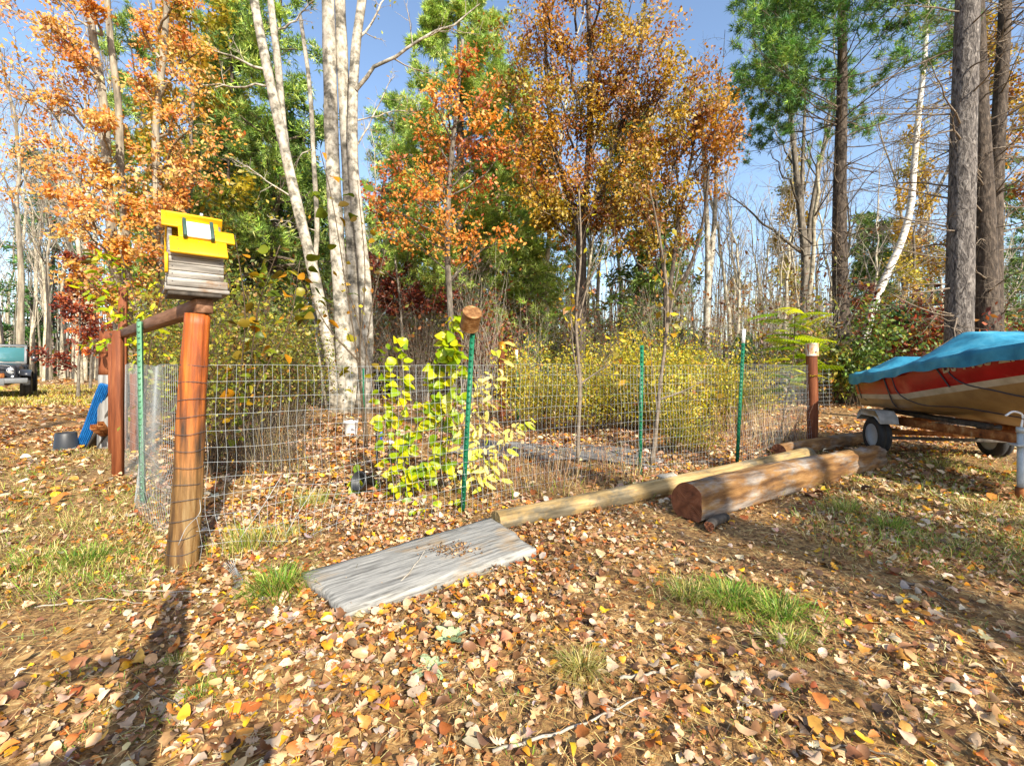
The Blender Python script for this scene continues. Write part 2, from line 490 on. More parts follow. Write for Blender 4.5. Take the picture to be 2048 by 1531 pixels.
# the 300 fallen leaves that show largest: parts of the ground, each its own object
leaf_meshes = []
for q, tm in enumerate(TM_NEAR[:8] + [maple((-1.2, -.6)), oak((1.0, -1.5)), oval(.33, (-1.1, -1.0)), oval(.36, (.9, 1.4))]):
    leaf_meshes.append(MB().add(*tm).mesh('fallen_leaf', M['fallen']))
xs, ys = litter_points(1.25, 2.75, 900, r)
cnt = 0
for x, y in zip(xs, ys):
    if cnt >= 300: break
    if abs(x) > 1.16 * y or not keep_out(np.array([x]), np.array([y]))[0] or r.random() > cover(np.array([x]), np.array([y]))[0]:
        continue
    o = obj('fallen_leaf', leaf_meshes[r.integers(len(leaf_meshes))], ground)
    s = r.uniform(.034, .062)
    o.location = (x, y, float(gz(x, y)) + r.uniform(.014, .04)); o.scale = (s, s, s)
    o.rotation_euler = (r.normal(0, .35), r.normal(0, .35), r.uniform(0, TAU))
    cnt += 1

# needles, straw and chaff between the leaves
st = MB()
for y0, y1, n, l0, l1, w in ((.9, 3.2, 26000, .015, .09, .0014), (3.2, 7, 18000, .04, .14, .0026)):
    x, y = litter_points(y0, y1, n, r)
    a = r.uniform(0, TAU, n); l = r.uniform(l0, l1, n)
    D = np.c_[np.cos(a), np.sin(a), r.normal(0, .13, n)] * l[:, None]
    P = np.c_[x, y, gz(x, y) + r.uniform(.004, .028, n)]
    side = np.c_[-np.sin(a), np.cos(a), np.zeros(n)] * w
    V = np.stack([P - side, P + side, P + D + side * .5, P + D - side * .5], 1).reshape(-1, 3)
    F = np.arange(n)[:, None] * 4 + np.array([0, 3, 2, 1])
    st.add(V, F, np.repeat(pick([('d8bd7c', 5), ('bd9654', 4), ('8a6540', 3), ('6d4a2c', 2.5), ('a46a2c', 2)], n, r), 4, 0))
n = 420                                              # fallen twigs, each a bent sliver
x, y = litter_points(1.0, 7.0, n, r); a = r.uniform(0, TAU, n)
P_, R_ = grow(np.c_[x, y, gz(x, y) + .012], np.c_[np.cos(a), np.sin(a), r.normal(0, .05, n)], r.uniform(.06, .30, n), 5, np.full(n, .0028), np.full(n, .0014), .16, 0, r)
P_[..., 2] = np.maximum(P_[..., 2], gz(P_[..., 0], P_[..., 1]) + .008)
V, F = tubes_vf(P_, R_, 3); st.add(V, F, np.repeat(pick([('6a5846', 4), ('8a7660', 4), ('43362a', 3), ('a89478', 2)], n, r), 15, 0))
tag(st.build('needle_litter', M['straw']), 'dry pine needles and straw scattered among the leaves', 'needle litter', kind='stuff')

# ------------------------------------------------------------------ grass
def blades(mb, cx, cy, n, spread, h, pal, r, w=.0028, lean=.5):
    a = r.uniform(0, TAU, n); q = spread * np.sqrt(r.random(n))
    x = cx + q * np.cos(a); y = cy + q * np.sin(a)
    P = np.c_[x, y, gz(x, y) + .002]
    b = a + r.normal(0, .8, n)
    out = np.c_[np.cos(b), np.sin(b), np.zeros(n)]
    hh = h * r.uniform(.45, 1.1, n)[:, None]; le = lean * r.uniform(.2, 1.2, n)[:, None]
    P1 = P + out * hh * le * .45 + np.array((0, 0, 1)) * hh * .55
    P2 = P + out * hh * le * 1.25 + np.array((0, 0, 1)) * hh * np.maximum(.95 - .6 * le, .12)
    c = r.uniform(0, TAU, n)
    sd = np.c_[np.cos(c), np.sin(c), np.zeros(n)] * w
    V = np.stack([P - sd, P + sd, P1 - sd * .8, P1 + sd * .8, P2], 1).reshape(-1, 3)
    k = np.arange(n)[:, None] * 5
    mb.add(V, [k + np.array([0, 1, 3, 2]), k + np.array([2, 3, 4])], np.repeat(pick(pal, n, r), 5, 0))
GREEN = [('6f9a24', 5), ('86a82c', 4), ('4f7a1c', 4), ('a9b848', 2), ('c9b86a', 1.5)]
DRY = [('c9b070', 5), ('a98f50', 4), ('d8c48c', 3), ('8a9a3a', 2), ('7a6236', 2)]
MIXED = [('9aa83c', 4), ('b8a858', 4), ('6f8f2c', 3), ('d0bc7c', 3)]
GREEN = [(a_, b_) for a_, b_ in GREEN] + [('8c8a3c', 3), ('b4a050', 3)]
def tuft(px, py, n, spread, h, pal, label, lean=.6, w=.0028):
    x, y = G(px, py)
    mb = MB(); blades(mb, 0, 0, int(n * .62), spread * .55, h, pal, r, w * .7, lean * 1.2); blades(mb, 0, 0, int(n * .38), spread * 1.35, h * .75, pal, r, w * .65, lean * 1.4)
    o = mb.build('grass_tuft', M['grass'])
    o.location = (x, y, float(gz(x, y)))
    tag(o, label, 'grass tuft', 'grass tufts among the leaves')
tuft(168, 1122, 420, .17, .15, GREEN, 'bright green grass tuft left of the orange corner post', .8)
tuft(70, 1120, 260, .2, .10, MIXED, 'low yellowish grass tuft at the left edge of the leaves', .9)
tuft(556, 1185, 480, .13, .19, GREEN, 'green grass tuft against the left end of the grey plank', .9)
tuft(1162, 1345, 420, .055, .11, [('c9b26a', 4), ('a8984c', 4), ('7a8a34', 3), ('e0cc8c', 2)], 'rounded straw coloured grass tuft in the middle of the foreground', 1.2, .0018)
tuft(1462, 1200, 700, .19, .13, GREEN, 'widest bright green grass tuft below the squared log', .9)
tuft(1375, 1190, 380, .16, .11, MIXED, 'pale grass tuft at the left side of the green patch below the log', .9)
tuft(1560, 1228, 520, .17, .12, GREEN, 'green grass tuft at the right side of the patch below the log', .9)
tuft(1575, 1290, 240, .12, .09, MIXED, 'thin yellow green grass fringe in front of the green patch', .9)
tuft(490, 1105, 300, .16, .26, MIXED, 'tall grass tuft inside the wire beside the corner post', .5)
tuft(625, 1010, 260, .2, .2, MIXED, 'olive grass tuft behind the wire left of the yellow leaved plants', .6)
tuft(1693, 1030, 260, .14, .16, MIXED, 'upright olive grass tuft beside the long lit side of the squared log', .6)
tuft(1775, 1062, 300, .13, .12, GREEN, 'dark green grass tuft right of the squared log', .9)
tuft(1880, 935, 260, .2, .16, MIXED, 'yellow green grass tuft under the boat trailer frame', .9)
tuft(1960, 1020, 240, .26, .13, DRY, 'dry grass tuft left of the trailer jack', .9)
tuft(1880, 1100, 300, .34, .09, MIXED, 'wide dull grass tuft in the shade at the right edge', 1.0)
tuft(205, 915, 300, .3, .16, DRY, 'dry tan grass tuft at the foot of the brown gate post', .9)
tuft(395, 1392, 200, .08, .05, GREEN, 'small green grass tuft in the photographer shadow', .9, .002)
tuft(352, 1330, 120, .05, .05, MIXED, 'small sparse grass tuft below the corner post', .9, .002)
tuft(130, 1060, 200, .3, .12, DRY, 'dry straw grass tuft left of the green fence stake', 1.0)
tuft(560, 1085, 160, .2, .14, MIXED, 'loose grass tuft under the front wire left of the plank', 1.0)
gr = MB()
for k in range(260):                                   # clearing by the parked car
    px, py = r.uniform(-150, 300), r.uniform(768, 806)
    x, y = G(px, py); blades(gr, x, y, 60, 1.1, .20, DRY + [('c8b838', 5), ('a8a83c', 4)], r, .012, .9)
for k in range(170):
    x, y = G(r.uniform(1650, 2250), r.uniform(895, 1130)); blades(gr, x, y, 30, .3, .12, MIXED + DRY + GREEN[:2], r, .0022, 1.2)
for k in range(170):
    x, y = G(r.uniform(-100, 330), r.uniform(900, 1200)); blades(gr, x, y, 26, .22, .11, DRY + MIXED + GREEN[:2], r, .0020, 1.2)
for k in range(70):
    x, y = G(r.uniform(420, 1600), r.uniform(800, 1010)); blades(gr, x, y, 24, .3, .16, DRY + MIXED, r, .003, .8)
for k in range(110):
    x, y = G(r.uniform(20, 2000), r.uniform(1080, 1500)); blades(gr, x, y, 12, .06, .04, GREEN, r, .0016, .9)
tag(gr.build('grass', M['grass']), 'sparse dry and green grass growing through the leaves', 'grass', kind='stuff')

# ------------------------------------------------------------------ wood materials for the built things
M['post_orange'] = None
def mat_post():
    """varnished cedar that turns grey-brown and stained towards the foot (worn zone with ragged edge)"""
    m, nt, out = nodes('post_orange'); L = nt.links.new
    mp = coords(nt, (9, 9, .8)); no = N(nt, 'ShaderNodeTexNoise', Scale=2.4, Detail=9, Roughness=.62); L(mp.outputs[0], no.inputs['Vector'])
    a = ramp(nt, [(.28, lin('5a2408')), (.42, lin('8e420e')), (.55, lin('a85614')), (.72, lin('bc7024'))])
    b = ramp(nt, [(.32, lin('2a1e15')), (.44, lin('543b20')), (.55, lin('70522b')), (.70, lin('8c7650'))])
    L(no.outputs['Fac'], a.inputs[0]); L(no.outputs['Fac'], b.inputs[0])
    tc = nt.nodes.new('ShaderNodeTexCoord'); sp = nt.nodes.new('ShaderNodeSeparateXYZ'); L(tc.outputs['Object'], sp.inputs[0])
    ad = N(nt, 'ShaderNodeMath', operation='MULTIPLY_ADD'); L(no.outputs['Fac'], ad.inputs[0]); ad.inputs[1].default_value = 1.5; L(sp.outputs['Z'], ad.inputs[2])
    mk = ramp(nt, [(.42, (0, 0, 0)), (.8, (1, 1, 1))])
    mr = N(nt, 'ShaderNodeMapRange'); mr.inputs['From Min'].default_value = .6; mr.inputs['From Max'].default_value = 2.3
    L(ad.outputs[0], mr.inputs[0]); L(mr.outputs[0], mk.inputs[0])
    mx = nt.nodes.new('ShaderNodeMix'); mx.data_type = 'RGBA'
    L(mk.outputs[0], mx.inputs[0]); L(b.outputs[0], mx.inputs[6]); L(a.outputs[0], mx.inputs[7])
    p = N(nt, 'ShaderNodeBsdfPrincipled', Roughness=.55); L(mx.outputs[2], p.inputs['Base Color'])
    bp = N(nt, 'ShaderNodeBump', Strength=.5, Distance=.01); L(no.outputs['Fac'], bp.inputs['Height']); L(bp.outputs[0], p.inputs['Normal'])
    L(p.outputs[0], out.inputs[0])
    return m
M['post_orange'] = mat_post()
M['wood_red'] = mat_noise('wood_red', [(.3, lin('48230f')), (.5, lin('6e3a1e')), (.7, lin('885230'))], scale=(9, 9, .7), nscale=2.5, detail=8, bump=.4, dist=.008, rough=.7)
M['wood_brown'] = mat_noise('wood_brown', [(.3, lin('4c3324')), (.5, lin('75523a')), (.7, lin('93705a'))], scale=(.8, 10, 10), nscale=2.5, detail=8, bump=.4, dist=.008, rough=.75)
M['wood_grey'] = mat_noise('wood_grey', [(.28, lin('3a3632')), (.43, lin('77726b')), (.57, lin('9c978f')), (.72, lin('b8b3a9'))], scale=(1.0, 16, 16), nscale=2.2, detail=10, bump=.6, dist=.008, rough=.85,
                            cols2=[(.3, lin('4a3322')), (.5, lin('7a5c3e')), (.7, lin('94785a'))], mask=(.58, .68), scale2=(1.2, 2, 2))
M['wood_greyv'] = mat_noise('wood_greyv', [(.3, lin('4a4846')), (.5, lin('7c7a76')), (.7, lin('9b9a96'))], scale=(9, 9, .7), nscale=2.2, detail=8, bump=.5, dist=.008)
M['plank'] = mat_noise('plank', [(.26, lin('3a3835')), (.40, lin('706e69')), (.52, lin('8e8c86')), (.70, lin('aca89f'))], scale=(1.6, 22, 22), nscale=2.2, detail=14, bump=.6, dist=.006, rough=.9,
                       cols2=[(.26, lin('5e4a30')), (.45, lin('937a58')), (.6, lin('a89376')), (.75, lin('b8a98e'))], mask=(.56, .74), scale2=(1.3, 2.6, 2.6), wave=.4)
M['pole_tan'] = mat_noise('pole_tan', [(.28, lin('5a4628')), (.45, lin('937a4e')), (.6, lin('b09566')), (.75, lin('c6b084'))], scale=(.7, 8, 8), nscale=2.6, detail=9, bump=.6, dist=.012,
                          cols2=[(.3, lin('3c3528')), (.5, lin('6c6350')), (.7, lin('8a806a'))], mask=(.48, .60), scale2=(1.2, 2, 2))
M['log_brown'] = mat_noise('log_brown', [(.28, lin('36241a')), (.43, lin('644628')), (.56, lin('836038')), (.72, lin('9c8058'))], scale=(.9, 5, 5), nscale=2.6, detail=10, bump=.9, dist=.02,
                           cols2=[(.28, lin('352d27')), (.45, lin('655a50')), (.6, lin('8c8278')), (.75, lin('ada59a'))], mask=(.46, .60), scale2=(1.1, 2.2, 3.4))
def mat_rings(name, ca, cb, cc):
    m, nt, out = nodes(name); L = nt.links.new
    mp = coords(nt, (1, 1, 1)); mp.inputs['Location'].default_value = (0, .02, -.13)
    wv = N(nt, 'ShaderNodeTexWave', Scale=26.0, Distortion=5.0, Detail=4.0); wv.wave_type = 'RINGS'; wv.rings_direction = 'X'
    wv.inputs['Detail Scale'].default_value = .7
    no = N(nt, 'ShaderNodeTexNoise', Scale=16.0, Detail=9); L(mp.outputs[0], no.inputs['Vector']); L(mp.outputs[0], wv.inputs['Vector'])
    a = N(nt, 'ShaderNodeMath', operation='MULTIPLY_ADD'); L(wv.outputs['Fac'], a.inputs[0]); a.inputs[1].default_value = .30; L(no.outputs['Fac'], a.inputs[2])
    cr = ramp(nt, [(.35, ca), (.6, cb), (.85, cc)]); L(a.outputs[0], cr.inputs[0])
    p = N(nt, 'ShaderNodeBsdfPrincipled', Roughness=.9); L(cr.outputs[0], p.inputs['Base Color'])
    bp = N(nt, 'ShaderNodeBump', Strength=.6, Distance=.008); L(a.outputs[0], bp.inputs['Height']); L(bp.outputs[0], p.inputs['Normal']); L(p.outputs[0], out.inputs[0])
    return m
M['log_end_old'] = mat_noise('log_end', [(.3, lin('4a2818')), (.5, lin('6c3e28')), (.7, lin('845038'))], scale=(2, 6, 2), nscale=7, detail=8, bump=.6, dist=.01)
M['log_end'] = mat_rings('log_end', lin('43230f'), lin('6e3f26'), lin('8c583a'))
M['galv'] = mat_plain('galv', (.40, .43, .43), rough=.5, metallic=.25, var=.15, nscale=30)
M['wire_dark'] = mat_plain('wire_dark', (.09, .08, .08), rough=.6, metallic=.4)
M['tpost'] = mat_noise('tpost', [(.3, lin('0d4a34')), (.6, lin('1a6a4a')), (.8, lin('2a7d58'))], nscale=22, bump=.1, rough=.45)
M['upost'] = mat_noise('upost', [(.3, lin('44705a')), (.6, lin('5f8c6c')), (.8, lin('7aa084'))], nscale=14, bump=.1, rough=.5)
M['white'] = mat_plain('white', (.78, .78, .76), rough=.45, var=.05)
M['rust_can'] = mat_noise('rust_can', [(.3, lin('5a3820')), (.5, lin('8a6038')), (.7, lin('b08a5c'))], nscale=16, bump=.3, rough=.45, metallic=.35)
M['rust'] = mat_noise('rust', [(.3, lin('4a2a18')), (.5, lin('8a5228')), (.62, lin('a87848')), (.75, lin('b8a488'))], nscale=9, detail=9, bump=.5, rough=.8, metallic=.1)
M['rust_tin'] = mat_noise('rust_tin', [(.32, lin('a8562a')), (.46, lin('c8a078')), (.55, lin('cfc8bc')), (.75, lin('e0dcd2'))], nscale=7, detail=6, bump=.15, rough=.5, metallic=.2)
M['brass_tin'] = mat_plain('brass_tin', lin('c98a22'), rough=.35, metallic=.5, var=.2)
M['black_plastic'] = mat_plain('black_plastic', (.025, .027, .03), rough=.45)
M['blue_tarp'] = mat_noise('blue_tarp', [(.3, lin('0c3f78')), (.55, lin('1660a0')), (.75, lin('3a86c4'))], scale=(14, 14, 2), nscale=6, bump=.5, dist=.02, rough=.4)
M['dark_wood'] = mat_noise('dark_wood', [(.3, lin('2a2622')), (.6, lin('514a42')), (.8, lin('6e665c'))], scale=(6, 6, .8), nscale=3, bump=.4)

# ------------------------------------------------------------------ corner post
CX, CY = -2.0, 2.80
def make_post():
    t = thing('fence_post', 'thick round orange cedar corner post under the birdhouse', 'fence post', (CX, CY, 0))
    zs = np.linspace(-.1, 1.53, 26)
    k = np.linspace(0, 1, 26)
    P = np.c_[-.02 + .11 * k + .004 * np.sin(zs * 5), .01 * np.sin(zs * 3), zs]
    R = np.interp(zs, [-.1, .1, .5, 1.1, 1.545], [.092, .086, .081, .075, .067]) * (1 + .01 * np.sin(zs * 17))
    pf = 1 + .03 * np.sin(np.arange(64) * .4 + 1) + .012 * np.sin(np.arange(64) * 2.1)
    for kk_, dp in ((3, .10), (11, .06), (19, .09), (30, .05), (38, .11), (44, .05), (50, .08), (58, .06)): pf[kk_] -= dp
    V, F = tube_vf(P, R, 64, True, prof=pf, jit=.004)
    MB().add(V, F).build('post_shaft', M['post_orange'], t, smooth=True)
    for i in range(12):                                 # fence wires wrapped round the post
        z = .1 + i * .1016 + (.012 * math.sin(i * 5.0) if i < 4 else 0)
        a = np.linspace(-2.9, 1.3, 15)
        rr = float(np.interp(z, [-.1, .1, .5, 1.1, 1.545], [.092, .086, .081, .075, .067])) * 1.045 + .001
        cx = -.02 + .11 * (z + .1) / 1.645
        P = np.c_[cx + rr * np.cos(a - .2), rr * np.sin(a - .2), z + .006 * np.sin(a * 2 + i)]
        MB().add(*tube_vf(P, .0020, 4)).build('wire_wrap', M['wire_dark'], t)
make_post()

# ------------------------------------------------------------------ welded wire fences
def fence_line(pts):
    pts = np.asarray(pts, float)
    L = np.concatenate([[0], np.cumsum(np.linalg.norm(np.diff(pts, axis=0), axis=1))])
    return lambda s: np.stack([np.interp(s, L, pts[:, 0]), np.interp(s, L, pts[:, 1])], -1), L[-1]
def make_fence(name, label, pts, sp, top, seed, warp, rad):
    at, LL = fence_line(pts)
    q = np.random.default_rng(seed); ph = q.uniform(0, TAU, 12)
    tdir = np.array(pts[-1], float) - np.array(pts[0], float); tdir /= np.linalg.norm(tdir)
    nd = np.array((-tdir[1], tdir[0]))
    def pos(s, z):
        s = np.asarray(s, float); z = np.asarray(z, float)
        lo = np.clip(1 - z / .9, 0, 1)
        cor = np.exp(-np.abs(s - .7) / .8)
        off = .018 * np.sin(2.3 * s + ph[0] + 2 * z) + .010 * np.sin(5.1 * s + ph[1]) + warp * lo * (.05 * np.sin(3.1 * s + ph[2]) + .05 * cor * np.sin(9 * z + ph[3]))
        ds = .006 * np.sin(11 * z + ph[4] + 3 * s) * (1 + 2 * lo * warp) + warp * lo ** 2 * cor * .05 * np.sin(7 * z + 5 * s)
        dz = .008 * np.sin(1.9 * s + ph[5]) + .004 * np.sin(6 * s + 4 * z) + warp * lo * (.018 * np.sin(2.7 * s + ph[6]) + .05 * cor * np.sin(6 * s + 13 * z))
        xy = at(s + ds) + off[..., None] * nd
        return np.concatenate([xy, (z + dz)[..., None]], -1)
    t = thing(name, label, 'wire fence', (*pts[0], 0))
    o0 = np.array((*pts[0], 0.0))
    nrow = 13
    zs = top - np.arange(nrow)[::-1] * .1016
    for z in zs:
        s = np.linspace(0, LL, int(LL / .045))
        MB().add(*tube_vf(pos(s, np.full_like(s, z)) - o0, rad, 3, False)).build('horizontal_wire', M['galv'], t)
    n = int(LL / sp)
    for k in range(n + 1):
        s = min(k * sp + .02, LL)
        z = np.linspace(zs[0] - .02 * q.random(), top + .002, 12)
        MB().add(*tube_vf(pos(np.full_like(z, s), z) - o0, rad * .92, 3, False)).build('vertical_wire', M['galv'], t)
    return t
T1, T2, T3 = G(925, 1022), G(1280, 952), G(1474, 930)
EP = (4.67, 7.12)
CORN = (CX + .07, CY - .02)
make_fence('wire_fence', 'galvanised welded wire fence along the front of the garden', [CORN, T1, T2, T3, EP], .0508, 1.222, 3, 1.0, .00125)
GP = G(240, 946)
make_fence('wire_fence', 'galvanised welded wire fence running back from the corner post to the brown gate post', [(CX - .06, CY + .05), (-3.2, 3.98), (GP[0] + .08, GP[1])], .0508, 1.222, 5, .6, .00135)
# far side of the enclosure
BL, BR = G(1003, 841), G(1640, 800)
make_fence('wire_fence', 'far wire fence at the back of the garden behind the yellow shrubs', [(-6.5, 9.6), (BL[0], BL[1] + .1), (2.4, 11.6), (8.5, 12.2)], .17, 1.2, 8, .3, .0022)

# loose ends of wire by the corner post
t = thing('loose_wire', 'bundle of loose grey fence wire ends lying at the foot of the corner post', 'wire', (*G(470, 1165), 0))
for k in range(7):
    P = smooth_path([(-.16 + .02 * k, .13 - .01 * k, .05 + .01 * k), (-.05, .05 + .006 * k, .03 + .006 * k), (.03 + .008 * k, -.06, .02 + .004 * k), (.06 + .012 * k, -.16 - .01 * k, .02)], 12)
    MB().add(*tube_vf(P, .0015, 4)).build('strand', M['galv'], t)
for k, pts in enumerate(([(-1.86, 2.74, .42), (-1.83, 2.70, .36), (-1.9, 2.68, .27), (-1.93, 2.66, .18)], [(-1.55, 3.1, .48), (-1.62, 2.98, .3), (-1.72, 2.9, .12)], [(-1.36, 3.2, .38), (-1.45, 3.12, .22), (-1.5, 3.06, .1)])):
    o = MB().add(*tube_vf(smooth_path(pts, 12), .0017, 4)).build('loose_wire', M['galv'])
    tag(o, ('stray bent wire hanging across the lower corner post', 'slanting stray wire in the mesh right of the corner post', 'second slanting stray wire low in the mesh further from the post')[k], 'wire')

# ------------------------------------------------------------------ birdhouse on its timber
ARM_Z = 1.565
def make_birdhouse():
    a = math.radians(40)
    bx, by, bz = -1.905, 2.76, 1.655
    t = thing('birdhouse', 'weathered birdhouse with bright yellow stepped roof boards on the corner post', 'birdhouse', (bx, by, bz), a)
    M['yellow'] = mat_noise('yellow', [(.25, lin('9c7008')), (.42, lin('c8960a')), (.56, lin('d8a60c')), (.75, lin('e0b41c'))], scale=(1.5, 18, 18), nscale=3, detail=8, bump=.35, dist=.004, rough=.5, cols2=[(.3, lin('8a6a20')), (.5, lin('b8942c')), (.7, lin('cfae48'))], mask=(.60, .70), scale2=(3, 5, 5))
    M['green_trim'] = mat_plain('green_trim', lin('2c463c'), rough=.6, var=.3, nscale=30)
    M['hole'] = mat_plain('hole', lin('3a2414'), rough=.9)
    W2, D2 = .265, .21                                   # body length, depth
    # floor boards
    MB2 = MB(); add_box(MB2, .312, .27, .022, (.008, .01, .0), .004); MB2.build('floor_board', M['wood_grey'], t)
    MB2 = MB(); add_box(MB2, .26, .24, .022, (-.005, .0, -.024), .004); MB2.build('floor_board', M['dark_wood'], t)
    # front siding boards; the lowest one is longer
    z = .013
    for k, (h, ln, off) in enumerate(((.050, .292, .008), (.042, .270, 0), (.042, .270, .0), (.040, .270, 0), (.03, .268, 0))):
        b = MB(); add_box(b, ln, .018, h - .003, (off, -D2 / 2 - (.012 if k == 0 else 0), z + h / 2), .003, rot=rotm('X', .03 * math.sin(k * 3)))
        b.build('siding_board', M['wood_grey'], t)
        b = MB(); add_box(b, ln, .018, h - .003, (off, D2 / 2, z + h / 2), .003); b.build('siding_board', M['wood_grey'], t)
        z += h
    wall_top = z
    # gable ends
    for sx in (-1, 1):
        pr = np.array([(-D2 / 2 + .009, .012), (D2 / 2 - .009, .012), (D2 / 2 - .009, wall_top), (0, wall_top + .205), (-D2 / 2 + .009, wall_top)])
        n = len(pr)
        V = np.concatenate([np.c_[np.full(n, sx * .122 + dx), pr] for dx in (-.009, .009)])
        F = [np.arange(n)[::-1][None], (np.arange(n) + n)[None], np.array([(i, (i + 1) % n, n + (i + 1) % n, n + i) for i in range(n)])]
        g = MB().add(V, F).build('gable', M['wood_grey'], t)
        V, F = lathe_vf([(0, -.001), (.02, -.001), (.02, .002), (0, .002)], 16)
        V = V @ rotm('Y', math.pi / 2).T
        MB().add(V + np.array((sx * .132, 0, .15)), F).build('entrance_hole', M['hole'], g)
    # roof boards, front slope; each steps sideways from the one above
    th = math.radians(54)
    eave = np.array((-D2 / 2 - .055, wall_top - .028)); up = np.array((math.cos(th), math.sin(th)))
    def board(s0, s1, x0, x1, lift, nm='roof_board', back=False):
        c = eave + up * (s0 + s1) / 2
        nrm = np.array((-math.sin(th), math.cos(th))) * lift
        y, zz = c + nrm
        b = MB()
        R = rotm('X', th)
        add_box(b, x1 - x0, s1 - s0, .018, (0, 0, 0), .003)
        V = b.V[0] @ R.T
        if back: V = V * np.array((1, -1, 1)); y = -y
        m2 = MB(); m2.add(V + np.array(((x0 + x1) / 2, y, zz)), [f[:, ::-1] if back else f for f in b.F])
        return m2.build(nm, M['yellow'], t)
    board(.0, .125, -.128, .150, .010)
    board(.122, .215, -.085, .195, .016)
    board(.212, .335, -.160, .118, .010)
    board(.0, .165, -.14, .14, .010, back=True)
    board(.165, .325, -.14, .14, .010, back=True)
    # bargeboard that shows at the lower left of the gable
    b = MB(); add_box(b, .016, .05, .11, (-.142, -D2 / 2 - .005, wall_top - .075), .003); b.build('bargeboard', M['yellow'], t)
    # pale vent panel with dark green side strips, on the middle of the front slope
    def on_roof(x, s, lift):
        c = eave + up * s + np.array((-math.sin(th), math.cos(th))) * lift
        return np.array((x, c[0], c[1]))
    R = rotm('X', th)
    b = MB(); add_box(b, .118, .122, .014, on_roof(.012, .178, .036), .002, rot=R); v = b.build('vent_panel', M['white'], t)
    for x in (-.056, .078):
        b = MB(); add_box(b, .018, .145, .034, on_roof(x, .178, .042), .003, rot=R); b.build('vent_strip', M['green_trim'], t)
    P = [on_roof(x, s, .024 + l) for x, s, l in ((-.11, .328, .006), (-.09, .305, .002), (-.04, .290, .001), (.02, .296, .001), (.035, .325, .004))]
    MB().add(*tube_vf(smooth_path(P, 16), .0022, 5)).build('hanging_wire', M['wire_dark'], t)
    nb = MB()
    for x, s_ in [(x_, s_) for s_ in (.02, .10, .24, .32) for x_ in (-.09, .01, .10)] + [(-.06, .15), (.15, .15), (.16, .19)]:
        V, F = lathe_vf([(0, .002), (.0025, .0015), (.003, -.002)], 8); nb.add(V @ R.T + on_roof(x, s_, .0205 if s_ not in (.15, .19) else .0265), F[:, ::-1])
    for zz in (.04, .085, .127, .168):
        for x in (-.115, .115):
            V, F = lathe_vf([(0, .002), (.0025, .0015), (.003, -.002)], 8); nb.add(V @ rotm('X', math.pi / 2).T + np.array((x, -D2 / 2 - .0105 - (.012 if zz < .05 else 0), zz)), F[:, ::-1])
    o_ = nb.build('nail_heads', M['wire_dark'], t); o_['kind'] = 'stuff'
    b = MB(); add_box(b, .016, .02, .026, on_roof(.035, .325, .03), .002, rot=R); b.build('clip', M['galv'], t)
make_birdhouse()

def make_rail():
    p0 = np.array((CX + .165, CY - .05)); p1 = np.array((GP[0] + .02, GP[1] + .02))
    d = p1 - p0; L = np.linalg.norm(d); a = math.atan2(d[1], d[0])
    b = MB(); add_box(b, L, .088, .088, (L / 2, 0, 0), .006)
    o = b.build('timber_rail', M['wood_brown'])
    o.location = (*p0, ARM_Z - .01); o.rotation_euler = (0, 0, a)
    o.location.z = 1.575
    tag(o, 'brown square timber rail from the corner post back to the gate post', 'timber rail')
make_rail()

# gate posts at the left
def square_post(px, py, w, d, top, mat, name, label, lean=0, rz=.3):
    x, y = G(px, py)
    b = MB(); add_box(b, w, d, top + .1, (0, 0, top / 2 - .05), .006)
    V = b.V[0]; V[:, 0] += lean * V[:, 2]
    o = MB().add(V, b.F).build(name, M[mat])
    o.location = (x, y, 0); o.rotation_euler = (0, 0, rz)
    tag(o, label, 'post')
    return o
square_post(236, 951, .088, .088, 1.60, 'wood_red', 'gate_post', 'reddish brown square gate post where the timber rail ends')
square_post(226, 912, .075, .09, 1.50, 'wood_red', 'gate_post', 'second reddish post standing just behind the gate post', rz=.25)
square_post(246, 905, .09, .09, 2.30, 'wood_red', 'tall_post', 'tall slim reddish post rising above the timber rail', rz=.5)
square_post(268, 905, .07, .07, 1.1, 'wood_red', 'short_post', 'short reddish post inside the left wire fence', rz=.1)
def round_post(px, py, r0, z1, zsplit, matlo, mathi, label, lean=0.0):
    x, y = G(px, py)
    t = thing('round_post', label, 'post', (x, y, 0))
    prof = 1 + .03 * np.sin(np.arange(18) * 1.3)
    for za, zb, m, nm in ((-.1, zsplit, matlo, 'post_shaft'), (zsplit, z1, mathi, 'post_top')):
        z = np.linspace(za, zb, 8)
        MB().add(*tube_vf(np.c_[lean * z, 0 * z, z], r0, 18, True, prof=prof * (1.01 if nm == 'post_top' else 1))).build(nm, M[m], t, smooth=False)
    return t
round_post(212, 896, .10, 1.72, 1.08, 'wood_greyv', 'wood_red', 'round post behind the gate, dark red above and grey below', lean=.02)
b = MB(); add_box(b, .30, .07, .09, (0, 0, 0), .005); o = b.build('cross_block', M['wood_brown'])
o.location = (*[v for v in (-5.55, 6.35)], 1.47); o.rotation_euler = (0, 0, -.75)
tag(o, 'short brown timber block between the round post and the gate post', 'timber block')

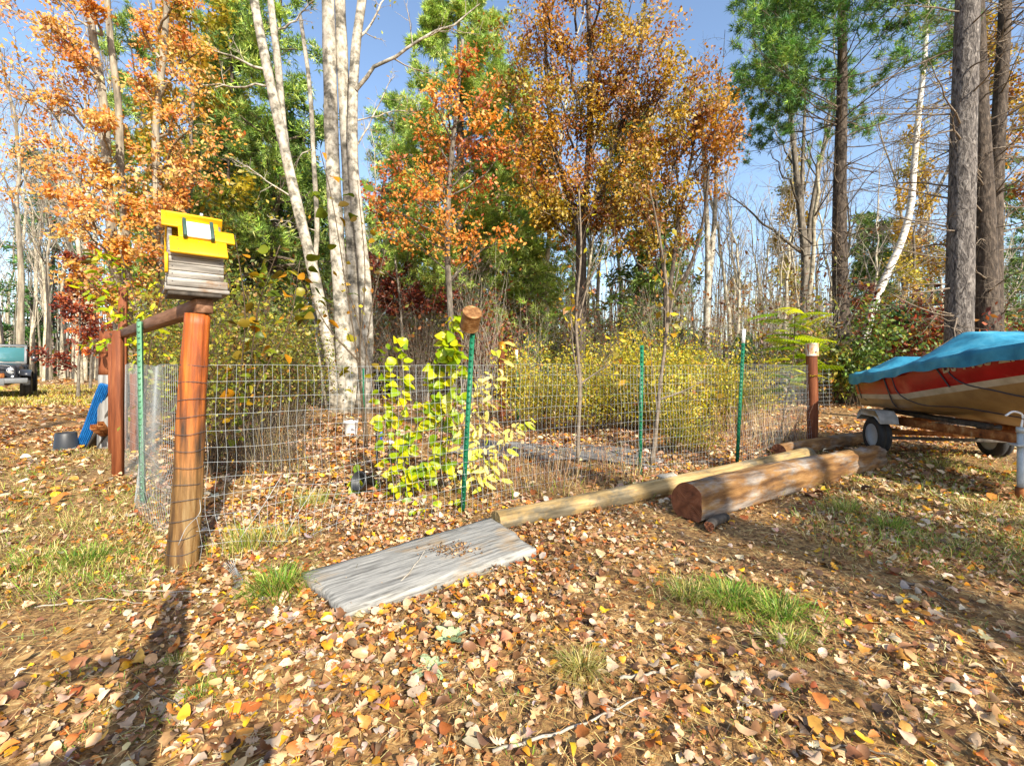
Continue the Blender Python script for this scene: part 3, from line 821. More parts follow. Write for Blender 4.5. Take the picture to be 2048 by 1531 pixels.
# things leaning at the gate
def roll(p0, p1, r0, mat, name, label, cat, ends=True):
    p0, p1 = np.array(p0), np.array(p1)
    P = p0 + (p1 - p0) * np.linspace(0, 1, 14)[:, None]
    aa_ = np.arange(20) * TAU / 20
    prof = (1 + .10 * np.cos(aa_ * 5)) * (.62 + .55 * np.abs(np.cos(aa_ + .6)))
    t = thing(name, label, cat, tuple(p0))
    MB().add(*tube_vf(P - p0, r0 * (1 + .05 * np.sin(np.arange(14) * 1.1)), 20, True, prof=prof)).build('roll_body', M[mat], t)
    for f in ():
        q = p0 + (p1 - p0) * f - p0; d = norm((p1 - p0)[None])[0] * .008
        MB().add(*tube_vf(np.array([q - d, q + d]), r0 * 1.1, 20, True)).build('tie_band', M[mat], t)
def blue_panel():
    p0, p1 = np.array((-6.42, 6.85, .01)), np.array((-5.83, 6.60, .95)); d = p1 - p0; L = np.linalg.norm(d)
    y = np.linspace(-1, 1, 33); w = .068
    prof = np.c_[w * y, .030 * (1 - y ** 8) * (.55 + .45 * np.cos(y * 3.2 * math.pi) ** 2)]
    sec = np.concatenate([prof, np.c_[w * y[::-1], np.full(33, -.012)]]); n = len(sec)
    zs = np.r_[np.linspace(0, L - .05, 14), L - .03, L - .012, L]; sc = np.r_[np.ones(14), .95, .84, .6]
    q = np.random.default_rng(3)
    V = np.concatenate([np.c_[sec[:, 0] * s + .006 * math.sin(5 * z), sec[:, 1] * s + .004 * math.sin(7 * z + 1), np.full(n, z)] for z, s in zip(zs, sc)])
    k, j = np.meshgrid(np.arange(len(zs) - 1), np.arange(n), indexing='ij'); j2 = (j + 1) % n
    F = np.stack([k * n + j, k * n + j2, (k + 1) * n + j2, (k + 1) * n + j], -1).reshape(-1, 4)
    o = MB().add(V, [F[:, ::-1], np.arange(n)[None], (np.arange(n) + (len(zs) - 1) * n)[::-1][None]]).build('plastic_sheet', M['blue_tarp'])
    z_ = Vector(d).normalized(); f_ = Vector((.55, -.83, 0)); f_ = (f_ - z_ * f_.dot(z_)).normalized(); x_ = f_.cross(z_)
    o.matrix_basis = Matrix.Translation(Vector(p0)) @ Matrix((-x_, f_, z_)).transposed().to_4x4()
    tag(o, 'narrow ridged blue plastic panel leaning against the posts at the gate', 'plastic panel')
blue_panel()
for k, (x0, x1, lab) in enumerate(((-6.22, -5.6, 'dark weathered board leaning beside the blue panel'), (-6.02, -5.5, 'second dark weathered board leaning nearest the gate post'))):
    p0, p1 = np.array((x0, 6.78 - .05 * k, .0)), np.array((x1, 6.7, .92 - .05 * k))
    d = p1 - p0; L = np.linalg.norm(d)
    b = MB(); add_box(b, .13, .03, L, (0, 0, L / 2), .004)
    o = b.build('leaning_board', M['dark_wood']); o.location = tuple(p0)
    o.rotation_mode = 'QUATERNION'; o.rotation_quaternion = Vector(d).to_track_quat('Z', 'Y')
    tag(o, lab, 'board')
for k, (px, py) in enumerate(((186, 853), (201, 847))):
    w = W(px, py, 6.25)
    t = thing('square_tube', ('rusty open square steel tube, left of the pair by the blue panel', 'rusty open square steel tube, right of the pair by the blue panel')[k], 'steel tube', tuple(w), .45, 'rusty square tubes by the gate')
    for sx, sy, cx, cz in ((.062, .004, 0, .03), (.062, .004, 0, -.03), (.004, .062, .03, 0), (.004, .062, -.03, 0)):
        pass
    for nm, cx, cz, ax, az in (('tube_side', 0, .03, .064, .005), ('tube_side', 0, -.03, .064, .005), ('tube_side', .03, 0, .005, .055), ('tube_side', -.03, 0, .005, .055)):
        b = MB(); add_box(b, ax, .9, az, (cx, .45, cz), 0); b.build(nm, M['rust'], t)
    t.rotation_euler = (-.33, 0, .5 + .1 * k)

# buckets
def bucket(px, py, r0, r1, h, mat, name, label, handle=False):
    x, y = G(px, py)
    t = thing(name, label, 'bucket', (x, y, float(gz(x, y))), .4)
    S = 28
    V, F = lathe_vf([(0, .012), (r0, .012), (r0, 0), (r0 * 1.0, .002), (r1, h - .03), (r1 * 1.06, h - .028), (r1 * 1.06, h), (r1 * .96, h), (r1 * .955, h - .03), (r0 * .94, .02), (0, .02)], S)
    MB().add(V, F).build('bucket_body', M[mat], t, smooth=False)
    if handle:
        a = np.linspace(0, math.pi, 16)
        P = np.c_[r1 * 1.08 * np.cos(a), .05 + .10 * np.sin(a), h - .02 + .06 * np.sin(a)]
        MB().add(*tube_vf(P, .003, 5)).build('handle', M['galv'], t)
    for a in np.linspace(0, TAU, 8, endpoint=False)[:0]: pass
    return t
bucket(702, 869, .10, .118, .245, 'white', 'white_bucket', 'white plastic bucket standing on leaves inside the garden', True)
def black_bucket():
    x, y = G(132, 898)
    t = thing('black_bucket', 'black bucket standing upside down left of the blue panel', 'bucket', (x, y, 0), .4)
    V, F = lathe_vf([(.136, 0), (.146, .0), (.146, .028), (.136, .03), (.120, .235), (.110, .245), (.108, .237), (0, .237)], 30)
    MB().add(V, F).build('bucket_body', M['black_plastic'], t)
    a = np.linspace(0, math.pi, 16)
    MB().add(*tube_vf(np.c_[.15 * np.cos(a), -.14 * np.sin(a) * .4 - .1, .04 - .03 * np.sin(a)], .003, 5)).build('handle', M['galv'], t)
black_bucket()
# dark nursery pot, blue and white bag, pale bag, ground cloth
x, y = G(742, 985)
t = thing('plant_pot', 'dark plastic nursery pot lying behind the wire under yellow green leaves', 'plant pot', (x, y, .09))
V, F = lathe_vf([(0, 0), (.06, 0), (.085, .15), (.092, .15), (.092, .17), (.08, .17), (.06, .012), (0, .012)], 26)
b = MB().add(V, F).build('pot_body', M['black_plastic'], t); b.rotation_euler = (1.2, .2, -.6)
def rag(px, py, sx, sy, h, mat, name, label, cat, seed):
    x, y = G(px, py); q = np.random.default_rng(seed); n = 16
    u, v = np.meshgrid(np.linspace(-1, 1, n), np.linspace(-1, 1, n), indexing='ij')
    rr = np.sqrt(u * u + v * v); env = np.clip(1 - (rr / 1.15) ** 2, 0, 1)
    z = h * env * (.75 + .35 * np.sin(4 * u + q.uniform(0, 6)) * np.sin(5 * v + q.uniform(0, 6))) + .006
    Vt = np.stack([u * sx * (1 - .2 * v * v), v * sy * (1 - .2 * u * u), z], -1).reshape(-1, 3)
    i, j = np.meshgrid(np.arange(n - 1), np.arange(n - 1), indexing='ij')
    F = np.stack([i * n + j, (i + 1) * n + j, (i + 1) * n + j + 1, i * n + j + 1], -1).reshape(-1, 4)
    o = MB().add(Vt, F).build(name, M[mat], smooth=True); o.location = (x, y, float(gz(x, y)))
    tag(o, label, cat)
    return o
M['blue'] = mat_plain('blue', lin('2a4a9c'), rough=.4, var=.3, nscale=20)
M['pale_bag'] = mat_plain('pale_bag', lin('c4cdd8'), rough=.35, var=.15)
M['cloth_grey'] = mat_noise('cloth_grey', [(.3, lin('4e4c4a')), (.55, lin('7d7a76')), (.75, lin('a39c90'))], nscale=7, bump=.4, rough=.8)
o = rag(775, 888, .17, .10, .06, 'pale_bag', 'plastic_bag', 'crumpled white and blue plastic bag beside a thin stake inside the fence', 'plastic bag', 3)
b = MB(); add_box(b, .05, .03, .17, (0, 0, .1), .01); x, y = G(760, 886); o = b.build('blue_bottle', M['blue']); o.location = (x, y, 0); o.rotation_euler = (.1, .1, .5)
tag(o, 'small blue bottle standing upright next to the white plastic bag', 'bottle')
rag(878, 850, .20, .12, .12, 'pale_bag', 'plastic_bag', 'pale blue white bag lying behind the yellow leaved plants', 'plastic bag', 5)
x0, y0 = G(1110, 905)
n, mm = 30, 10
u, v = np.meshgrid(np.linspace(-1, 1, n), np.linspace(-1, 1, mm), indexing='ij')
X = x0 + 1.35 * u + .15 * v; Y = y0 - .42 * u + .55 * v + .07 * np.sin(5 * u)
Z = gz(X, Y) + .012 + .012 * np.sin(9 * u + 3 * v) ** 2 + .02 * np.sin(3 * u) ** 2
i, j = np.meshgrid(np.arange(n - 1), np.arange(mm - 1), indexing='ij')
tag(MB().add(np.stack([X, Y, Z], -1).reshape(-1, 3), np.stack([i * mm + j, (i + 1) * mm + j, (i + 1) * mm + j + 1, i * mm + j + 1], -1).reshape(-1, 4)).build('ground_cloth', M['cloth_grey'], smooth=True),
    'strip of grey landscape cloth laid on the garden floor behind the wire', 'ground cloth')

# ------------------------------------------------------------------ steel fence posts and round posts with tins
def tpost(foot, top_px, ztop, label, name='steel_post', white=0.0, mat='tpost', scale=1.0):
    x, y = foot
    X1 = (top_px - 1024) / FPX * y
    t = thing(name, label, 'fence post', (x, y, 0))
    ln = (X1 - x) / ztop
    w, f = .035 * scale, .004 * scale
    def piece(z0, z1, m, nm, g=1.0):
        b = MB()
        for sx, sy, cx, cy in ((w * g, f, 0, 0), (f, w * .9 * g, 0, w * .45 + f)):
            V, F = box_vf(sx, sy, z1 - z0, (cx, cy, (z0 + z1) / 2))
            V[:, 0] += ln * V[:, 2]
            b.add(V, F)
        o = b.build(nm, M[m], t)
        return o
    zs = ztop - white
    o = piece(-.1, zs, mat, 'post_shaft')
    if white: piece(zs, ztop, 'white', 'white_tip', 1.03)
    b = MB()
    for k in range(int(zs / .05)):
        z = .06 + k * .05
        V, F = box_vf(.014 * scale, .008, .016, (ln * z, -.006, z)); b.add(V, F)
    s = b.build('studs', M[mat], o); s['kind'] = 'stuff'
    return t, ln
t1, ln1 = tpost(T1, 946, 1.56, 'dark green steel fence post leaning right under a rusty tin can', scale=1.15)
tpost(T2, 1284, 1.44, 'plain dark green steel fence post in the middle of the front wire', scale=1.1)
tpost(T3, 1488, 1.66, 'dark green steel fence post with a white tip left of the sumac sapling', white=.17, scale=1.15)
tpost(G(1036, 842), 1033, 1.55, 'distant green steel post with a white tip behind the garden', white=.25, scale=1.3)
tpost(G(1216, 812), 1217, 1.35, 'distant dark green steel post among the yellow shrubs', scale=1.4)
tpost(G(727, 845), 727, 1.15, 'short green steel post right of the white bucket', scale=1.3)
tpost((-3.2, 3.98), 278, 1.60, 'light green steel stake in front of the left wire fence', mat='upost', scale=1.15)

# ribbed rusty tin on the leaning post
def tin_on_post():
    cx = T1[0] + ln1 * 1.56
    t = thing('tin_can', 'rusty ribbed tin can upside down on top of the leaning green post', 'tin can', (cx - .035, T1[1], 1.535))
    prof = [(.088, 0), (.093, .0), (.093, .012), (.088, .016)]
    for k in range(7):
        z = .022 + k * .022
        prof += [(.088, z), (.0915, z + .006), (.0915, z + .012), (.088, z + .018)]
    prof += [(.088, .182), (.094, .186), (.094, .196), (.088, .197), (.087, .190), (0, .188)]
    V, F = lathe_vf(prof, 36)
    body = MB().add(V, F).build('can_body', M['rust_can'], t, smooth=False)
    V, F = lathe_vf([(0, .1935), (.06, .1935), (.084, .193), (.086, .1915)], 36)
    lid = MB().add(V, F[:, ::-1]).build('can_end', M['rust_can'], t)
    t.rotation_euler = (.72, .34, 0); t.scale = (.86, .86, .84)
tin_on_post()

def post_with_tin(px, py, r0, ztop, tin_h, tinmat, label, pmat='wood_red', yoff=0.1):
    x, y = G(px, py)
    t = thing('round_post', label, 'post', (x, y + yoff, 0))
    z = np.linspace(-.1, ztop - .02, 14)
    MB().add(*tube_vf(np.c_[.01 * np.sin(z * 3), 0 * z, z], r0, 18, True, prof=1 + .03 * np.sin(np.arange(18) * 1.7), jit=.008)).build('post_shaft', M[pmat], t)
    rt = r0 * 1.13
    V, F = lathe_vf([(rt, ztop - tin_h), (rt * 1.04, ztop - tin_h), (rt * 1.04, ztop - tin_h + .01), (rt, ztop - tin_h + .013), (rt, ztop - .01), (rt * 1.03, ztop - .006), (rt * 1.03, ztop), (0, ztop - .004)], 24)
    c = MB().add(V, F).build('tin_cap', M[tinmat], t, smooth=False)
    V, F = lathe_vf([(0, -.002), (.013, -.002), (.013, .004), (0, .004)], 10)
    V = V @ rotm('X', math.pi / 2).T
    MB().add(V + np.array((.0, -rt - .002, ztop - tin_h * .7)), F).build('nail_hole', M['black_plastic'], c)
post_with_tin(1632, 891, .076, 1.555, .195, 'rust_tin', 'reddish round end post capped with a rust stained white tin', yoff=.09)
post_with_tin(1004, 842, .068, 1.73, .16, 'brass_tin', 'distant reddish round post capped with a brass coloured tin')

# ------------------------------------------------------------------ plank, poles, squared log
def make_plank():
    # top corners measured on the ground plane at 7 cm height, then a solid slab
    A, B, C, D = [np.array(((px - 1024) / FPX * d, d)) for px, d in ((600, FPX * 1.15 / (1143 - Y0)), (985, FPX * 1.14 / (1030 - Y0)), (1070, FPX * 1.13 / (1088 - Y0)), (692, FPX * 1.15 / (1216 - Y0)))]
    O = (A + B + C + D) / 4; ax = norm(((B - A) + (C - D))[None])[0]; ay = np.array((-ax[1], ax[0]))
    n, m = 40, 16
    u, v = np.meshgrid(np.linspace(0, 1, n), np.linspace(0, 1, m), indexing='ij')
    Pt = (1 - u)[..., None] * ((1 - v)[..., None] * D + v[..., None] * A) + u[..., None] * ((1 - v)[..., None] * C + v[..., None] * B)
    Pt = Pt - O
    q = np.random.default_rng(4)
    edge = np.minimum(np.minimum(v, 1 - v) * m, np.minimum(u, 1 - u) * n)
    lx = Pt @ ax; ly = Pt @ ay
    wob = .006 * np.sin(9 * lx + 1) * (np.abs(v - .5) > .49)
    ly = ly + wob + .004 * np.sin(31 * lx) * (np.abs(v - .5) > .49)
    lx = lx + .008 * np.sin(23 * ly + 2) * (np.abs(u - .5) > .49)
    zt = .072 + .006 * (u - .5) + .0012 * np.sin(43 * ly + 2 * np.sin(4 * lx)) + .0012 * q.standard_normal((n, m)) - .008 * (edge < .5)
    zt = zt - .02 * np.clip((u - .8) / .2, 0, 1) * (v < .4) * .3
    top = np.stack([lx, ly, zt], -1).reshape(-1, 3); bot = np.stack([lx, ly, np.full_like(lx, .006)], -1).reshape(-1, 3)
    i, j = np.meshgrid(np.arange(n - 1), np.arange(m - 1), indexing='ij')
    F = np.stack([i * m + j, (i + 1) * m + j, (i + 1) * m + j + 1, i * m + j + 1], -1).reshape(-1, 4)
    loop = [a * m for a in range(n)] + [(n - 1) * m + b for b in range(1, m)] + [a * m + m - 1 for a in range(n - 2, -1, -1)] + [b for b in range(m - 2, 0, -1)]
    loop = np.array(loop); l2 = np.roll(loop, -1); T = n * m
    side = np.stack([loop + T, l2 + T, l2, loop], -1)
    o = MB().add(np.concatenate([top, bot]), [F, F[:, ::-1] + T, side]).build('plank', M['plank'])
    o.location = (*O, 0); o.rotation_euler = (0, 0, math.atan2(ax[1], ax[0]))
    tag(o, 'wide weathered grey plank lying on the leaves before the fence', 'plank')
make_plank()

def plank_crumbs():
    q = np.random.default_rng(9); n = 260
    x, y = ((905 - 1024) / FPX * 2.86, 2.86)
    P = np.c_[x + q.normal(0, .075, n), y + q.normal(0, .05, n), np.full(n, .078) + q.uniform(0, .008, n)]
    V, F = leaves_vf(P, q.standard_normal((n, 3)) * np.array((1, 1, .2)), q.normal(0, .5, (n, 3)) + np.array((0, 0, 1)), q.uniform(.006, .022, n), HEX)
    tag(MB().add(V, F, np.repeat(pick([('8a6844', 3), ('a88458', 3), ('6a4c30', 3), ('c0a078', 1)], n, q), 7, 0)).build('bark_crumbs', M['litter']), 'patch of brown bark crumbs lying on the grey plank', 'crumbs', kind='stuff')
plank_crumbs()

def log_obj(name, label, cat, p0, p1, r0, r1, mat, endmat, prof, bend=.02, jit=.012, n=46, rolla=0.0, zc=None):
    p0, p1 = np.array(p0, float), np.array(p1, float)
    d = p1 - p0; L = np.linalg.norm(d[:2])
    t = thing(name, label, cat, (p0[0], p0[1], 0), math.atan2(d[1], d[0]))
    S = len(prof); k = np.linspace(0, 1, n)
    q = np.random.default_rng(abs(hash(label)) % 1000 if False else len(label))
    lump = 1 + jit * np.cumsum(q.standard_normal((n, S)), axis=0) / 3
    lump = (lump + np.roll(lump, 1, 1) + np.roll(lump, -1, 1)) / 3
    lump = np.clip(lump, .9, 1.1)
    a = np.arange(S) / S * TAU + rolla
    R = (r0 + (r1 - r0) * k)[:, None] * prof[None] * lump
    zc0 = (r0 if zc is None else zc)
    zc_ = zc0 + ((r1 - r0) if zc is None else 0) * k
    V = np.stack([np.repeat((k * L)[:, None], S, 1), bend * np.sin(k * math.pi)[:, None] + R * np.cos(a), zc_[:, None] + p0[2] + (p1[2] - p0[2]) * k[:, None] + R * np.sin(a)], -1)
    kk, j = np.meshgrid(np.arange(n - 1), np.arange(S), indexing='ij'); j2 = (j + 1) % S
    F = np.stack([kk * S + j, (kk + 1) * S + j, (kk + 1) * S + j2, kk * S + j2], -1).reshape(-1, 4)[:, ::-1]
    MB().add(V.reshape(-1, 3), F).build('log_side', M[mat], t, smooth=True)
    for e in (0, n - 1):
        ring = V[e]; c = ring.mean(0)
        rows = [c + (ring - c) * f for f in (1.0, .66, .33)]
        Vv = np.concatenate(rows + [c[None]])
        Vv[:, 0] += .004 * q.standard_normal(len(Vv)) * np.r_[np.zeros(S), np.ones(len(Vv) - S)]
        fs = []
        for rr_ in range(2):
            for x in range(S): fs.append((rr_ * S + x, rr_ * S + (x + 1) % S, (rr_ + 1) * S + (x + 1) % S, (rr_ + 1) * S + x))
        fs = np.array(fs); tr = np.array([(2 * S + x, 2 * S + (x + 1) % S, 3 * S) for x in range(S)])
        if e == 0: fs, tr = fs[:, ::-1], tr[:, ::-1]
        MB().add(Vv, [fs, tr]).build('log_end', M[endmat], t)
    return t
S = 36
aa = np.arange(S) / S * TAU
# squared log: flat on the side facing right (local -Y), flat on the underside, round elsewhere
def half_square(a, fy=.80, fz=.80):
    c, s = np.cos(a), np.sin(a)
    rr = np.ones_like(a)
    rr = np.where(c < -.01, np.minimum(rr, fy / np.maximum(-c, 1e-3)), rr)
    rr = np.where(s < -.01, np.minimum(rr, fz / np.maximum(-s, 1e-3)), rr)
    return np.minimum(rr, 1.08)
log_obj('squared_log', 'thick reddish brown log hewn flat on one side, lying on the leaves', 'log', (1.39, 3.64, .0), (4.25, 5.40, .0), .158, .152, 'log_brown', 'log_end', half_square(aa), bend=.03, jit=.06, zc=.130)
log_obj('round_pole', 'long tan barkless pole lying from the plank along the fence behind the squared log', 'pole', (-.12, 3.40, 0), (3.70, 5.75, 0), .072, .098, 'pole_tan', 'pole_tan', 1 + .02 * np.sin(3 * aa), bend=-.04, jit=.02)
log_obj('round_pole', 'dark shaded pole lying beyond the tan pole towards the trailer wheel', 'pole', (3.45, 5.95, 0), (5.7, 7.3, 0), .10, .09, 'log_brown', 'log_end', 1 + .02 * np.sin(2 * aa), bend=.02, jit=.02)
x, y = G(1432, 1062)
log_obj('wood_chock', 'short grey chunk of wood wedged under the squared log', 'wood chunk', (x - .05, y + .0, 0), (x + .16, y + .2, 0), .036, .036, 'dark_wood', 'log_end', 1 + .08 * np.sin(3 * aa), n=8)
# bark scrap on the tan pole
b = MB(); add_box(b, .22, .07, .012, (0, 0, 0), .003); o = b.build('bark_scrap', M['bark_pale']); o.location = (1.47, 4.36, .175); o.rotation_euler = (.2, 0, .56)
tag(o, 'pale curl of bark stuck to the tan pole behind the squared log', 'bark')

# sticks
def stick(pts, r0, mat, label, name='stick'):
    P = smooth_path([(*G(px, py), z) for px, py, z in pts], 18)
    P[:, 2] += gz(P[:, 0], P[:, 1]) + .004 * np.sin(np.arange(18) * 1.7)
    o = MB().add(*tube_vf(P - P[0], np.linspace(r0, r0 * .5, 18), 6)).build(name, M[mat]); o.location = tuple(P[0])
    tag(o, label, 'stick')
stick([(985, 1512, .015), (1080, 1482, .02), (1170, 1450, .02), (1285, 1405, .03)], .006, 'twig_pale', 'long bare grey stick in the near foreground leaves')
stick([(700, 1238, .02), (760, 1218, .03), (810, 1180, .075), (852, 1130, .10)], .005, 'straw_stick' if 'straw_stick' in M else 'twig_pale', 'pale straw stalk leaning over the front edge of the grey plank')
stick([(1240, 1362, .02), (1300, 1352, .022), (1360, 1330, .02)], .007, 'twig_pale', 'short pale curved stick right of the straw grass tuft')
stick([(1600, 1520, .02), (1700, 1506, .02), (1800, 1530, .02)], .005, 'twig', 'thin dark stick at the bottom of the right foreground')
stick([(230, 1190, .02), (330, 1200, .03), (440, 1196, .02)], .004, 'twig_pale', 'pale stalk lying across the ground below the corner post')
stick([(70, 1225, .02), (190, 1212, .03), (300, 1222, .02)], .004, 'twig_pale', 'long dry stalk lying left of the post shadow')
stick([(1800, 1175, .02), (1860, 1190, .02), (1900, 1215, .02)], .008, 'twig', 'short thick stick in the shade band at right')

# mullein rosettes in the foreground
M['mullein'] = mat_noise('mullein', [(.3, lin('7d9066')), (.6, lin('a5b588')), (.8, lin('bcc8a0'))], nscale=14, bump=.4, rough=.9)
def rosette(px, py, n, ln, label, up, seed):
    x, y = G(px, py); q = np.random.default_rng(seed)
    t = thing('mullein', label, 'plant', (x, y, float(gz(x, y)) + .01))
    me = MB().add(*oval(.21, (-.5, 1.1), n=12, tip=1.0)).mesh('leaf', M['mullein'], True)
    for k in range(n):
        a = TAU * k / n + q.normal(0, .2)
        o = obj('leaf', me, t, rot=(q.normal(0, .15), -up * q.uniform(.5, 1.2), a)); s = ln * q.uniform(.75, 1.15); o.scale = (s, s, s)
rosette(905, 1290, 7, .10, 'pale green velvety mullein rosette below the grey plank', .75, 2)
rosette(858, 1350, 9, .085, 'flatter grey green mullein rosette nearest the camera', .25, 3)

# ------------------------------------------------------------------ boat on its trailer
M['boat_red'] = mat_noise('boat_red', [(.3, lin('8c1010')), (.7, lin('ac1a18'))], nscale=5, rough=.25, bump=.05, spec=.5, cols2=[(.3, lin('b84a34')), (.7, lin('c86a50'))], mask=(.62, .75), scale2=(.5, .5, .5))
M['boat_white'] = mat_noise('boat_white', [(.3, lin('9c917c')), (.7, lin('c4bba8'))], nscale=7, rough=.4, bump=.05)
M['boat_tan'] = mat_noise('boat_tan', [(.3, lin('806440')), (.6, lin('9c8054')), (.8, lin('ae946a'))], nscale=4, rough=.3, bump=.08, cols2=[(.3, lin('5e4630')), (.7, lin('7c6042'))], mask=(.58, .75), scale2=(.6, .6, 2))
M['cover_blue'] = mat_noise('cover_blue', [(.3, lin('1f6684')), (.55, lin('3a8ca8')), (.75, lin('62a8bc'))], nscale=3.5, detail=7, bump=.35, dist=.03, rough=.6)
M['strap'] = mat_plain('strap', (.03, .032, .05), rough=.6)
M['tyre'] = mat_plain('tyre', (.02, .02, .021), rough=.8, var=.3)
M['rim_white'] = mat_plain('rim_white', (.36, .39, .42), rough=.4, var=.1)
M['fender'] = mat_noise('fender', [(.3, lin('8a857c')), (.6, lin('b8b3aa')), (.8, lin('cfcac0'))], nscale=9, rough=.6, bump=.1)
BX, BY = 5.88, 6.85
BRZ = math.atan2(-.977, -.215)
def make_boat():
    t = thing('boat', 'red and tan motor boat under a blue cover on the trailer', 'boat', (BX, BY, .52), BRZ)
    Z0 = .52
    n = 44; X = np.linspace(0, 4.25, n); u = X / 4.25
    beam = np.interp(u, [0, .15, .35, .55, .72, .86, .95, 1], [.70, .76, .79, .77, .66, .44, .20, .03])
    sheer = np.interp(u, [0, .2, .3, .4, .6, .85, 1], [1.07, 1.12, 1.17, 1.24, 1.36, 1.49, 1.56]) - Z0
    chb = np.interp(u, [0, .3, .55, .75, .9, 1], [.60, .64, .56, .36, .12, .0])
    chz = np.interp(u, [0, .3, .55, .8, 1], [.62, .69, .88, 1.12, 1.42]) - Z0
    kz = np.interp(u, [0, .5, .75, .9, 1], [.55, .56, .62, .82, 1.25]) - Z0
    def row(f):          # f from 0 (sheer) to 1 (chine)
        fl = beam + (chb - beam) * (f ** 1.5)
        return fl, sheer + (chz - sheer) * f
    rows = [(0.0, 0), (.12, 0), (.24, 0), (.36, 0), (.48, 0), (.64, 0), (.655, 1), (.78, 1), (.79, 2), (.9, 2), (1.0, 2)]
    prof = [row(f) for f, _ in rows] + [(chb * .5, (chz + kz) / 2 - .02), (0 * chb, kz)]
    mats = [m for _, m in rows] + [2, 2]
    for side in (-1, 1):
        pass
    mb = MB()
    K = len(prof)
    Pl = np.stack([np.stack([X, -b_, z_], -1) for b_, z_ in prof], 1)      # n,K,3 (local -Y side)
    Pr = Pl * np.array((1, -1, 1))
    rng_ = np.random.default_rng(2)
    for P, flip in ((Pl, False), (Pr, True)):
        i, j = np.meshgrid(np.arange(n - 1), np.arange(K - 1), indexing='ij')
        F = np.stack([i * K + j, i * K + j + 1, (i + 1) * K + j + 1, (i + 1) * K + j], -1)
        for mi in (0, 1, 2):
            sel = np.array([mats[k + 1] == mi for k in range(K - 1)])
            f = F[:, sel].reshape(-1, 4)
            mb.add(P.reshape(-1, 3), f[:, ::-1] if flip else f, None, mi)
    # transom
    ring = np.concatenate([Pl[0], Pr[0][::-1][1:]])
    mb.add(ring, [np.arange(len(ring))[None]], None, 0)
    mb.build('hull', [M['boat_red'], M['boat_white'], M['boat_tan']], t, smooth=True)
    # rub rail along the sheer
    for s in (-1, 1):
        MB().add(*tube_vf(np.stack([X, s * (beam + .012), sheer - .015], -1), .016, 6)).build('rub_rail', M['boat_white'], t)
    # cover
    nx, ny = 70, 41
    cx = np.linspace(-.06, 4.3, nx)
    cb = np.interp(cx, X, beam) + .035; cs = np.interp(cx, X, sheer)
    ridge = np.interp(cx, [-.06, .05, .2, .42, .55, .75, 1.0, 1.36, 1.44, 1.64, 1.74, 2.3, 2.9, 4.3], [1.11, 1.15, 1.29, 1.32, 1.29, 1.24, 1.32, 1.57, 1.59, 1.59, 1.565, 1.46, 1.49, 1.58]) - Z0
    v = np.linspace(-1, 1, ny)
    hgt = (ridge - cs)
    flat = np.interp(cx, [0, .2, .45, .7, 1.3, 1.5, 1.9, 2.4, 4.3], [.30, .42, .42, .05, .02, .30, .34, .15, .02])
    V = np.zeros((nx, ny, 3))
    for b_, vv in enumerate(v):
        w = np.clip((1 - np.abs(vv) * 1.18), -1, 1)
        f = np.clip(w / np.maximum(1 - flat, .2), 0, 1)
        z = cs + hgt * np.where(w > 0, f ** 1.08, 0)
        y = cb * np.clip(np.abs(vv) * 1.18, 0, 1) * np.sign(vv)
        sag = -.030 * np.sin(math.pi * np.clip(f, 0, 1)) * (.6 + .4 * np.sin(7 * cx))
        fold = .010 * np.sin(27 * cx + 20 * vv * vv + 2 * np.sin(5 * cx)) * np.clip(1 - f, 0, 1) + .020 * np.sin(13 * cx + 9 * abs(vv)) * (.5 + .5 * np.sin(3.1 * cx)) + .012 * np.sin(16 * cx + 9 * abs(vv)) * np.clip(1 - f, 0, 1) * (f > 0) + .008 * np.sin(31 * cx - 14 * vv)
        drop = np.clip((np.abs(vv) * 1.18 - 1) / .18, 0, 1)
        skirt = (.125 + .025 * np.sin(2.6 * cx + 1) + .012 * np.sin(11 * cx)) * drop
        z = z + sag + fold * (drop == 0) - skirt
        y = y + np.sign(vv) * drop * (.006 + .010 * np.sin(19 * cx))
        V[:, b_] = np.stack([cx, y, z + .012], -1)
    i, j = np.meshgrid(np.arange(nx - 1), np.arange(ny - 1), indexing='ij')
    F = np.stack([i * ny + j, (i + 1) * ny + j, (i + 1) * ny + j + 1, i * ny + j + 1], -1).reshape(-1, 4)
    mb = MB().add(V.reshape(-1, 3), F)
    # stern flap closing the back
    back = V[0]; low = back * np.array((1, 1, 0)) + np.array((-.01, 0, 0)) + np.c_[np.zeros(ny), np.zeros(ny), np.minimum(back[:, 2], cs[0] - .07)]
    q = np.concatenate([back, low]); k = np.arange(ny - 1)
    mb.add(q, np.stack([k, k + 1, k + 1 + ny, k + ny], -1))
    cvr = mb.build('cover', M['cover_blue'], t, smooth=True)
    # hem cord and straps on the side that shows
    hem = V[:, 1] + np.array((0, -.004, 0))
    def side_pt(x, f):
        k = np.interp(x, X, np.arange(n)); i0 = int(min(k, n - 2)); w = k - i0
        fl = np.array([(p[0][i0] * (1 - w) + p[0][i0 + 1] * w, p[1][i0] * (1 - w) + p[1][i0 + 1] * w) for p in prof])
        ff = np.concatenate([[q_[0] for q_ in rows], [1.4, 1.8]])
        return np.array((x, -np.interp(f, ff, fl[:, 0]) - .008, np.interp(f, ff, fl[:, 1])))
